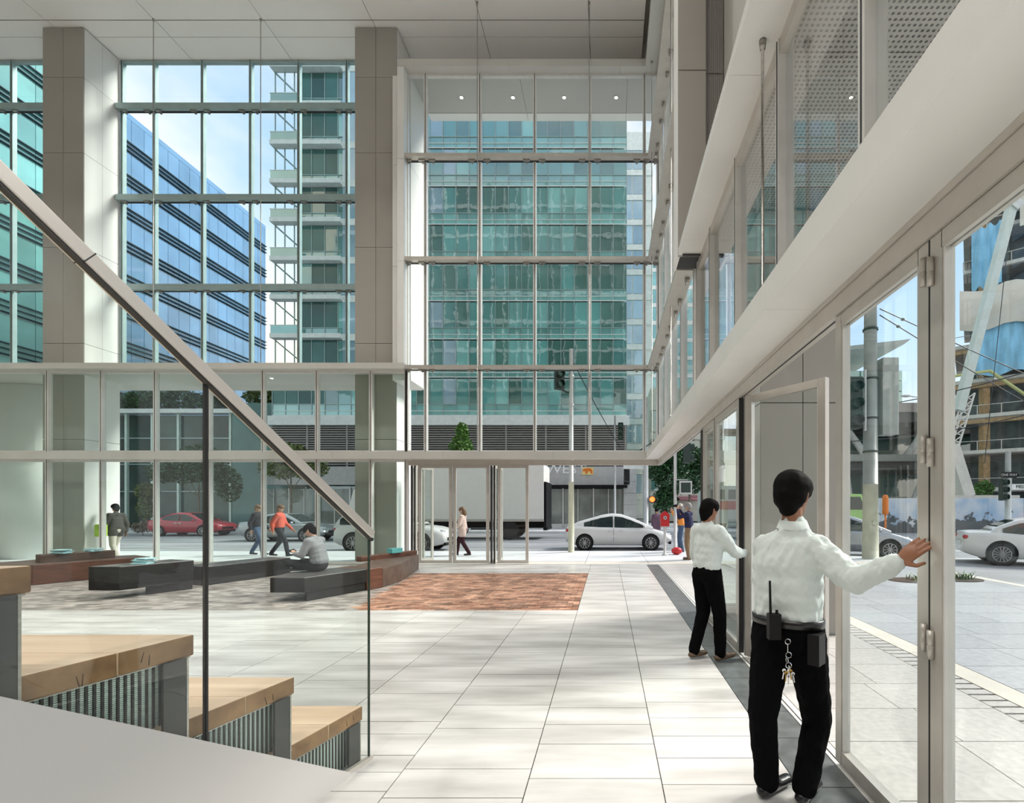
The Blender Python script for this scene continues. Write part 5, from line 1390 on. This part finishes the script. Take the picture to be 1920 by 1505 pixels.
def cloth_mat(n, c, **k): return mat(n, c, .85, var=k.get('var', .08), scale=k.get('scale', 6), bump=k.get('bump', .15), bscale=k.get('bscale', 30), spec=.2)
M['shirt'] = cloth_mat('white_shirt_cotton', (0.64, 0.70, 0.68), var=.03, bump=.1)
M['trousers'] = mat('black_trouser_wool', (0.0035, 0.0035, 0.004), .95, spec=.05, bump=.1, bscale=40)
M['shoe'] = mat('black_shoe_leather', (0.010, 0.010, 0.010), .3)
M['brownshoe'] = mat('brown_boot_leather', (0.12, 0.075, 0.04), .5)
M['greyshirt'] = cloth_mat('grey_shirt_cloth', (0.27, 0.285, 0.30)); M['dark'] = cloth_mat('dark_cloth', (.03, .03, .035))
M['pink'] = cloth_mat('pale_pink_coat', (.62, .47, .42)); M['maroon'] = cloth_mat('maroon_trouser', (.04, .012, .018)); M['navy'] = cloth_mat('navy_jacket', (.028, .03, .075))
M['tan'] = cloth_mat('tan_trouser', (.25, .17, .105)); M['orangecloth'] = cloth_mat('orange_shirt', (.75, .28, .06)); M['creamcloth'] = cloth_mat('cream_trouser', (.55, .50, .44))
M['limecloth'] = cloth_mat('lime_bag_cloth', (.42, .62, .06)); M['denim'] = cloth_mat('denim', (.07, .11, .18)); M['redshirt'] = cloth_mat('coral_shirt', (.65, .13, .09)); M['plum'] = cloth_mat('plum_dress', (.20, .12, .17))
M['greycoat'] = cloth_mat('dark_grey_coat', (.07, .065, .06))
def person(label, J, sk, shirt, trous, hairm, shoe='shoe', vox=.016, face=None, group=None, sleeve=1.0, coat=0.0, hands=True, gr=1.0, hairlong=0, disp=None, cat='person', hs=1.0, bv=.011):
    """J: joints in the place. keys pel, chest, neck, head, and L/R sh el wr hd hip kn an toe; face = unit vector the head looks along"""
    J = {k: Vector(v) for k, v in J.items()}
    foot = (J['anL'] + J['anR']) / 2; zmin = min(J['anL'].z, J['anR'].z) - .08
    rt_ = root('person', (J['pel'].x, J['pel'].y, max(zmin, -.12) if zmin < .3 else J['pel'].z), label, cat, group)
    face = Vector(face).normalized(); up = (J['head'] - J['neck']).normalized(); sidev = face.cross(Vector((0, 0, 1))).normalized()
    ax = (J['shR'] - J['shL']).normalized(); fwd = Vector((0, 0, 1)).cross(ax).normalized()
    hd = J['head']
    # body, one continuous figure
    q = MB()
    capsule(q, hd + up * .025, hd - up * .03 + face * .012, .078, .068); capsule(q, hd - up * .07 + face * .045, hd - up * .075 + face * .03, .042, .05)
    capsule(q, hd + up * .03 - face * .025, hd + up * .02 - face * .02, .082, .08)
    capsule(q, hd + face * .088 - up * .005, hd + face * .10 - up * .035, .010, .014)
    for s in (-1, 1): capsule(q, hd + sidev * s * .078 - up * .035 - face * .01, hd + sidev * s * .082 + up * .01 - face * .015, .011, .015, flat=(face, 1.0))
    capsule(q, J['neck'] - up * .06, hd - up * .06 - face * .015, .058, .054)
    capsule(q, J['chest'], J['neck'] - up * .05, .085, .06); capsule(q, J['pel'], J['chest'], .085, .09)
    for s in 'LR':
        capsule(q, J['chest'] + up * .06, J['sh' + s], .05, .045); capsule(q, J['sh' + s], J['el' + s], .038, .032); capsule(q, J['el' + s], J['wr' + s], .032, .026)
        capsule(q, J['pel'], J['hip' + s], .07, .07); capsule(q, J['hip' + s], J['kn' + s], .065, .042); capsule(q, J['kn' + s], J['an' + s], .042, .03)
        if hands:
            w0, h0 = J['wr' + s], J['hd' + s]; d = (h0 - w0).normalized()
            nrm = J.get('pn' + s, Vector((0, 0, -1))); nrm = (nrm - d * nrm.dot(d)).normalized(); lat = d.cross(nrm).normalized()
            if J.get('th' + s, None) is not None and lat.dot(J['th' + s]) < 0: lat = -lat
            curl = J.get('curl' + s, Vector((.25, 0, 0))).x
            capsule(q, w0 + d * .015, w0 + d * .075, .028, .037, flat=(nrm, .42))
            for k, (o_, ln) in enumerate(((.032, .070), (.011, .080), (-.011, .074), (-.031, .058))):
                b0 = w0 + d * .088 + lat * o_ * .9; f1 = (d + nrm * curl + lat * o_ * 2.2).normalized(); b1 = b0 + f1 * ln * .5; f2 = (f1 + nrm * curl * 1.3).normalized()
                capsule(q, b0 - d * .03, b1, .0095, .0088, 8, 2); capsule(q, b1, b1 + f2 * ln * .5, .0088, .0072, 8, 2)
            t0 = w0 + d * .03 + lat * .026; t1 = t0 + (d * .6 + lat * .8 + nrm * .25).normalized() * .042; t2 = t1 + (d + lat * .25 + nrm * .3).normalized() * .034
            capsule(q, t0, t1, .013, .0105, 8, 2); capsule(q, t1, t2, .0105, .008, 8, 2)
    body = remesh('body', q, M[sk], rt_, min(vox, bv), 1 if bv < .01 else 2)
    # hair
    q = MB(); 
    capsule(q, hd + up * .047 - face * .022, hd + up * .042 + face * .022, .090 * hs, .083 * hs)
    capsule(q, hd - up * .01 - face * .045, hd + up * .05 - face * .03, .078 * hs, .086 * hs)
    for s in (-1, 1): capsule(q, hd + sidev * s * .045 * hs - face * .04 - up * .02, hd + sidev * s * .05 * hs + up * .05 + face * .01, .042, .045)
    if hairlong: capsule(q, hd - face * .05, hd - up * hairlong - face * .06, .085, .075)
    else: capsule(q, hd - up * .07 - face * .048, hd - face * .05, .055, .076 * hs)
    hr = remesh('hair', q, M[hairm], rt_, min(vox, .011), 2)
    # shirt or jacket
    q = MB(); g = gr
    capsule(q, J['chest'] + up * .06 + ax * .05, J['chest'] + up * .06 - ax * .05, .125 * g, .125 * g, flat=(fwd, .9)); 
    for f in (0.0, .33, .66, 1.0):
        c = J['pel'].lerp(J['chest'], f) + Vector((0, 0, .085 * (1 - f)))
        rr = (.125 + (.012 if not disp else -.004) * (1 - f)) * g; capsule(q, c - ax * .055 * g, c + ax * .055 * g, rr, rr, flat=(fwd, .94))
    capsule(q, J['neck'] - up * .05, J['neck'] - up * .005, .085, .066)
    for s in 'LR': capsule(q, J['neck'] - up * .045, (J['neck'] - up * .07).lerp(J['sh' + s], .75), .062, .066)
    for s in 'LR':
        capsule(q, J['chest'] + up * .10, J['sh' + s], .085 * g, .078 * g); capsule(q, J['sh' + s], J['el' + s], .076 * g, .062 * g)
        e = J['el' + s].lerp(J['wr' + s], sleeve * .97); capsule(q, J['el' + s], e, .062 * g, .044 * g)
    if coat:
        for s in 'LR': capsule(q, J['hip' + s] + Vector((0, 0, .05)), J['hip' + s].lerp(J['kn' + s], coat), .13, .125)
    remesh('shirt', q, M[shirt], rt_, vox, 3, disp)
    for s in 'LR':
        if sleeve > .9:
            w0 = J['wr' + s]; d = (w0 - J['el' + s]).normalized(); q = MB(); capsule(q, w0 - d * .055, w0 - d * .002, .043, .041, 14, 1); 
            o = q.build('cuff', M[shirt], rt_, True)
    # trousers
    q = MB(); capsule(q, J['pel'] - ax * .058 + Vector((0, 0, .0)), J['pel'] + ax * .058 + Vector((0, 0, .0)), .126 * g, .126 * g, flat=(fwd, .95))
    for s in 'LR':
        capsule(q, J['pel'] + Vector((0, 0, .01)), J['hip' + s], .11 * g, .108 * g); capsule(q, J['hip' + s], J['kn' + s], .104 * g, .076 * g); capsule(q, J['kn' + s], J['an' + s] + Vector((0, 0, .0)), .074 * g, .062 * g)
    remesh('trousers', q, M[trous], rt_, vox, 3, (disp[0] * .5, disp[1] * 1.3, 2) if disp else None)
    for s in 'LR':
        a, t = J['an' + s], J['toe' + s]; q = MB(); d = (t - a); d.z = 0; d.normalize(); z = a.z - .045
        heel = Vector((a.x, a.y, z)) - d * .035; toe = Vector((t.x, t.y, t.z + .03))
        capsule(q, heel, toe, .040, .036, flat=(Vector((0, 0, 1)), .85)); capsule(q, a + Vector((0, 0, -.01)), heel.lerp(toe, .5) + Vector((0, 0, .008)), .044, .036)
        remesh('shoe', q, M[shoe], rt_, .012, 2)
    q = MB()
    for s in (-1, 1): q.ball(hd + face * .081 + sidev * s * .03 + up * .004, (.011, .011, .008), 8, 6)
    q.build('eyes', M['black'], rt_, True)
    return rt_
def pose(loc, heading, H=1.72, stride=0.0, armsw=None, kind='stand', lean=0.0):
    """heading in degrees clockwise from +Y"""
    s = H / 1.75; a = R(heading); f = Vector((math.sin(a), math.cos(a), 0)); r = Vector((math.cos(a), -math.sin(a), 0)); L = Vector(loc)
    def at(x, y, z): return L + r * x * s + f * y * s + Vector((0, 0, z * s))
    w = stride; aw = w if armsw is None else armsw
    J = dict(pel=at(0, 0, .96), chest=at(0, .02 + lean, 1.27), neck=at(0, .0 + lean * 1.4, 1.48), head=at(0, .035 + lean * 1.6, 1.635),
        shL=at(-.175, .01 + lean, 1.41), shR=at(.175, .01 + lean, 1.41), elL=at(-.23, -.02 + aw * .35, 1.13), elR=at(.23, -.02 - aw * .35, 1.13),
        wrL=at(-.23, .06 + aw * .75, .90 + abs(aw) * .1), wrR=at(.23, .06 - aw * .55, .90), hipL=at(-.09, 0, .92), hipR=at(.09, 0, .92),
        knL=at(-.095, .05 - w * .25, .50), knR=at(.095, .03 + w * .65, .51), anL=at(-.1, -w, .085 + (.08 * w if w else 0)), anR=at(.1, w, .085),
        toeL=at(-.11, -w + .16, .012), toeR=at(.11, w + .17, .012 + (.05 * w)))
    for k in 'LR': J['hd' + k] = J['wr' + k] + (J['wr' + k] - J['el' + k]).normalized() * .1; J['pn' + k] = r * (1 if k == 'L' else -1)
    return J, f, r, at
# --- man pushing the door: seen from behind, right arm stretched to the leaf
hy = 2.70
J = dict(pel=P(1476, 1176, 2.70), chest=P(1478, 1058, 2.68), neck=P(1487, 980, 2.68), head=P(1488, 928, 2.70),
    shL=P(1441, 1026, 2.76), shR=P(1530, 1030, 2.58), elL=P(1432, 1100, 2.90), elR=P(1602, 1088, 2.40),
    wrL=P(1440, 1108, 3.10), hdL=P(1448, 1095, 3.18), wrR=P(1680, 1056, 2.225), hdR=P(1730, 1018, 2.175),
    hipL=P(1448, 1192, 2.73), hipR=P(1509, 1194, 2.66), knL=P(1430, 1338, 2.66), knR=P(1532, 1350, 2.78), anL=P(1438, 1468, 2.72), anR=P(1508, 1490, 2.66))
J['anL'].z = .085; J['anR'].z = .085
J['toeL'] = J['anL'] + Vector((.15, .10, -.075)); J['toeR'] = J['anR'] + Vector((.12, .12, -.075))
J['pnR'] = Vector((.75, .55, -.2)); J['thR'] = Vector((0, 0, -1)); J['curlR'] = Vector((.10, 0, 0)); J['pnL'] = Vector((1, 0, 0))
man = person('man in a white shirt and black trousers pushing the side door open', J, 'skinA', 'shirt', 'trousers', 'hair', vox=.009, face=(.78, .62, 0), gr=1.08, disp=(.024, .05, 4), hs=1.13, bv=.0055)
pel = J['pel']; axm = (J['shR'] - J['shL']).normalized()
# belt, collar
q = MB(); n = 28; V = []; F = []
fm = Vector((0, 0, 1)).cross(axm).normalized(); axh = Vector((axm.x, axm.y, 0)).normalized(); fm = Vector((-axh.y, axh.x, 0))
for zz in (-.02, .022):
    for rr in (1.0, .85):
        for k in range(n):
            t = 2 * math.pi * k / n; V.append(pel + axh * math.cos(t) * .200 * rr + fm * math.sin(t) * .142 * rr + Vector((0, 0, .045 + zz)))
for k in range(n):
    k2 = (k + 1) % n
    F += [(k, k2, 2 * n + k2, 2 * n + k), (n + k, 3 * n + k, 3 * n + k2, n + k2), (2 * n + k, 2 * n + k2, 3 * n + k2, 3 * n + k), (k, n + k, n + k2, k2)]
mob('belt', V, F, M['shoe'], man, True)
q = MB(); nk = J['neck']; V = []; F = []
for (rr, dz) in ((.074, -.035), (.064, .016), (.070, .018), (.088, -.03)):
    for k in range(24):
        t = 2 * math.pi * k / 24; V.append(nk + Vector((math.cos(t) * rr, math.sin(t) * rr, dz + .008 * math.sin(t))))
for i in range(3):
    for k in range(24): F.append((i * 24 + k, i * 24 + (k + 1) % 24, (i + 1) * 24 + (k + 1) % 24, (i + 1) * 24 + k))
mob('collar', V, F, M['shirt'], man, True)
# radio and keys hanging on the belt
back = -fm
bp = pel + back * .172 + axh * (-.00) + Vector((0, 0, .03))
rd = root('handheld_radio', bp, 'black two-way radio with a long aerial clipped to the man\'s belt', 'radio')
MB().box(bp.x - .032, bp.x + .032, bp.y - .022, bp.y + .022, bp.z - .06, bp.z + .075).build('case', M['black'], rd)
MB().tube([bp + Vector((-.018, 0, .07)), bp + Vector((-.022, 0, .25))], .0075, 8, .006).build('aerial', M['black'], rd)
MB().lathe([(.008, 0), (.008, .02)], 8, bp + Vector((.015, 0, .075))).build('knob', M['black'], rd)
kp = pel + back * .172 + axh * .075 + Vector((0, 0, .0))
M['brass'] = mat('brass_key', (.45, .28, .08), .35, metal=.9)
ky = root('key_ring', kp, 'steel clip and bunch of keys hanging from the man\'s belt', 'keys')
def ring(c, r, t, ax_): 
    q = MB(); pts = [Vector(c) + Vector((math.cos(2 * math.pi * k / 12) * r * (0 if ax_ else 1), math.cos(2 * math.pi * k / 12) * r * (1 if ax_ else 0), math.sin(2 * math.pi * k / 12) * r)) for k in range(13)]
    return q.tube(pts, t, 6)
ring(kp + Vector((0, 0, -.03)), .014, .0025, 0).build('clip', M['chrome'], ky); MB().tube([kp + Vector((0, 0, -.04)), kp + Vector((0, 0, -.085))], .003, 6).build('clip_shank', M['chrome'], ky)
for k in range(3): ring(kp + Vector((.004 * (-1) ** k, 0, -.10 - k * .027)), .015, .0022, k % 2).build('ring_link', M['chrome'], ky)
for k in range(5):
    c = kp + Vector((-.02 + k * .010, -.004 * k, -.18 - .012 * (k % 3)))
    MB().lathe([(.010, -.001), (.010, .001)], 10, c, 'y').bar(c, c + Vector((.004 * (k - 2), 0, -.045)), .006, .002).build('key', M['brass'] if k % 2 else M['chrome'], ky)
pz = pel + axh * .18 + back * .06 + Vector((0, 0, -.03))
o = MB().box(-.03, .03, -.045, .045, -.12, .04).build('belt_pouch', M['black']); o.location = pz; o.rotation_euler = (0, 0, math.atan2(axh.y, axh.x)); tag(o, 'black belt pouch at the man\'s right hip', 'pouch')
# --- second man near the closed leaves
J, f, r, at = pose((1.20, 5.15, 0), 62, 1.70, .10)
J['elR'] = at(.20, .22, 1.18); J['wrR'] = at(.14, .44, 1.16); J['hdR'] = at(.12, .54, 1.17)
# keep him inside the glazed line
for k in J:
    if k[:2] not in ('pn', 'th', 'cu'): J[k] = J[k] + Vector((-.14, 0, 0))
person('man in a white shirt and brown boots by the closed door leaves', J, 'skinA', 'shirt', 'trousers', 'hair', 'brownshoe', face=f, vox=.014, disp=(.022, .06, 4))
# --- seated man with phone
C = Vector((-5.45, 9.15, .42)); s_ = 1.0
def S(x, y, z): return C + Vector((x, y, z))
J = dict(pel=S(0, 0, .12), chest=S(-.04, -.02, .45), neck=S(-.10, -.03, .64), head=S(-.165, -.035, .765), shL=S(-.09, -.20, .57), shR=S(-.07, .17, .57),
    elL=S(-.17, -.26, .32), elR=S(-.15, .22, .31), wrL=S(-.37, -.14, .33), wrR=S(-.36, .08, .31), hdL=S(-.45, -.07, .36), hdR=S(-.44, .02, .34),
    hipL=S(-.05, -.10, .10), hipR=S(-.05, .10, .10), knL=S(-.46, -.17, .17), knR=S(-.44, .22, .15), anL=S(-.20, -.02, .075), anR=S(-.30, -.05, .085), toeL=S(-.36, .10, .02), toeR=S(-.42, -.20, .02))
J['pnL'] = Vector((0, .3, 1)); J['pnR'] = Vector((0, -.3, 1))
person('man in a grey shirt sitting cross-legged on the long bench looking at a phone', J, 'skinB', 'greyshirt', 'dark', 'hair', face=(-.85, -.1, -.45), vox=.014)
o = MB().box(-.035, .035, -.07, .07, -.004, .004).build('mobile_phone', M['black']); o.location = S(-.49, -.03, .385); o.rotation_euler = (R(10), R(35), 0); tag(o, 'black mobile phone held by the seated man', 'phone')
# --- people outside
J, f, r, at = pose((gx(868, 16.3), 16.3, 0), -88, 1.62, .26); J['elR'] = at(.22, .12, 1.14); J['wrR'] = at(.16, .30, 1.12)
wm = person('woman in a pale pink coat and dark flared trousers walking past the doors', J, 'skinB', 'pink', 'maroon', 'hairbrown', face=f, coat=.35, hairlong=.12)
c = at(.30, .06, .92); o = MB().ball((0, 0, 0), (.16, .07, .15), 12, 8).build('handbag', M['black'], None, True); o.location = c; tag(o, 'dark handbag carried by the walking woman', 'bag')
J, f, r, at = pose((gx(1292, 14.9), 14.9, 0), -62, 1.76, .03)
J['elR'] = at(.26, .22, 1.30); J['elL'] = at(-.22, .24, 1.30); J['wrR'] = at(.10, .34, 1.54); J['wrL'] = at(-.08, .34, 1.54); J['hdR'] = at(.06, .36, 1.64); J['hdL'] = at(-.04, .36, 1.64)
person('man in a navy jacket and tan trousers raising a camera at the open corner', J, 'skinB', 'navy', 'tan', 'hairgrey', 'brownshoe', face=f)
o = MB().box(-.07, .07, -.03, .03, -.045, .045).lathe([(.035, -.10), (.035, -.03)], 12, (0, 0, 0), 'y').build('camera', M['black']); o.location = at(.01, .40, 1.66); o.rotation_euler = (0, 0, R(62 + 180)); tag(o, 'small black camera held up by the man in the navy jacket', 'camera')
J, f, r, at = pose((gx(1277, 17.6), 17.6, 0), -80, 1.72, .05)
J['elR'] = at(.22, .2, 1.32); J['wrR'] = at(.05, .33, 1.50); J['hdR'] = at(.0, .36, 1.58); J['elL'] = at(-.2, .2, 1.3); J['wrL'] = at(-.04, .33, 1.48); J['hdL'] = at(0, .36, 1.57)
pp = person('person in an orange shirt and pale cap behind the man with the camera', J, 'skinB', 'orangecloth', 'denim', 'hairgrey', face=f)
hdp = J['head']; MB().lathe([(.13, 0), (.10, .01), (.098, .06), (.06, .10), (.01, .105)], 16, hdp + Vector((0, 0, .055))).build('cap', M['creamcloth'], pp, True)
J, f, r, at = pose((gx(1231, 24), 24, RD), 185, 1.66, .12)
person('woman in a patterned plum dress crossing near the alarm box', J, 'skinB', 'plum', 'plum', 'hair', face=f, coat=.5, hairlong=.1)
J, f, r, at = pose((-14.78, 14.55, 0), -80, 1.72, .22)
person('walker in a dark grey coat and cream trousers carrying a lime bag', J, 'skinA', 'greycoat', 'creamcloth', 'hair', face=f, coat=.15)
c = at(-.37, .02, .98); o = MB().box(-.15, .15, -.06, .06, -.20, .16).build('shoulder_bag', M['limecloth']); o.location = c; md = o.modifiers.new('edge', 'BEVEL'); md.width = .03; md.segments = 2
tag(o, 'lime green bag at the side of the walker in the dark coat', 'bag')
J, f, r, at = pose((gx(482, 16.4), 16.4, 0), 85, 1.70, .24); person('walker in a dark jacket and jeans following the coral shirted walker', J, 'skinB', 'dark', 'denim', 'hairbrown', face=f)
J, f, r, at = pose((gx(524, 16.0), 16.0, 0), 80, 1.70, .30); wk = person('walker in a coral and grey top striding in front of the silver sedan', J, 'skinB', 'redshirt', 'dark', 'hairbrown', face=f)
c = at(0, -.19, 1.2); q = MB(); q.ball(c, (.11, .15, .2), 12, 8); q.build('backpack', M['greyshirt'], wk, True)
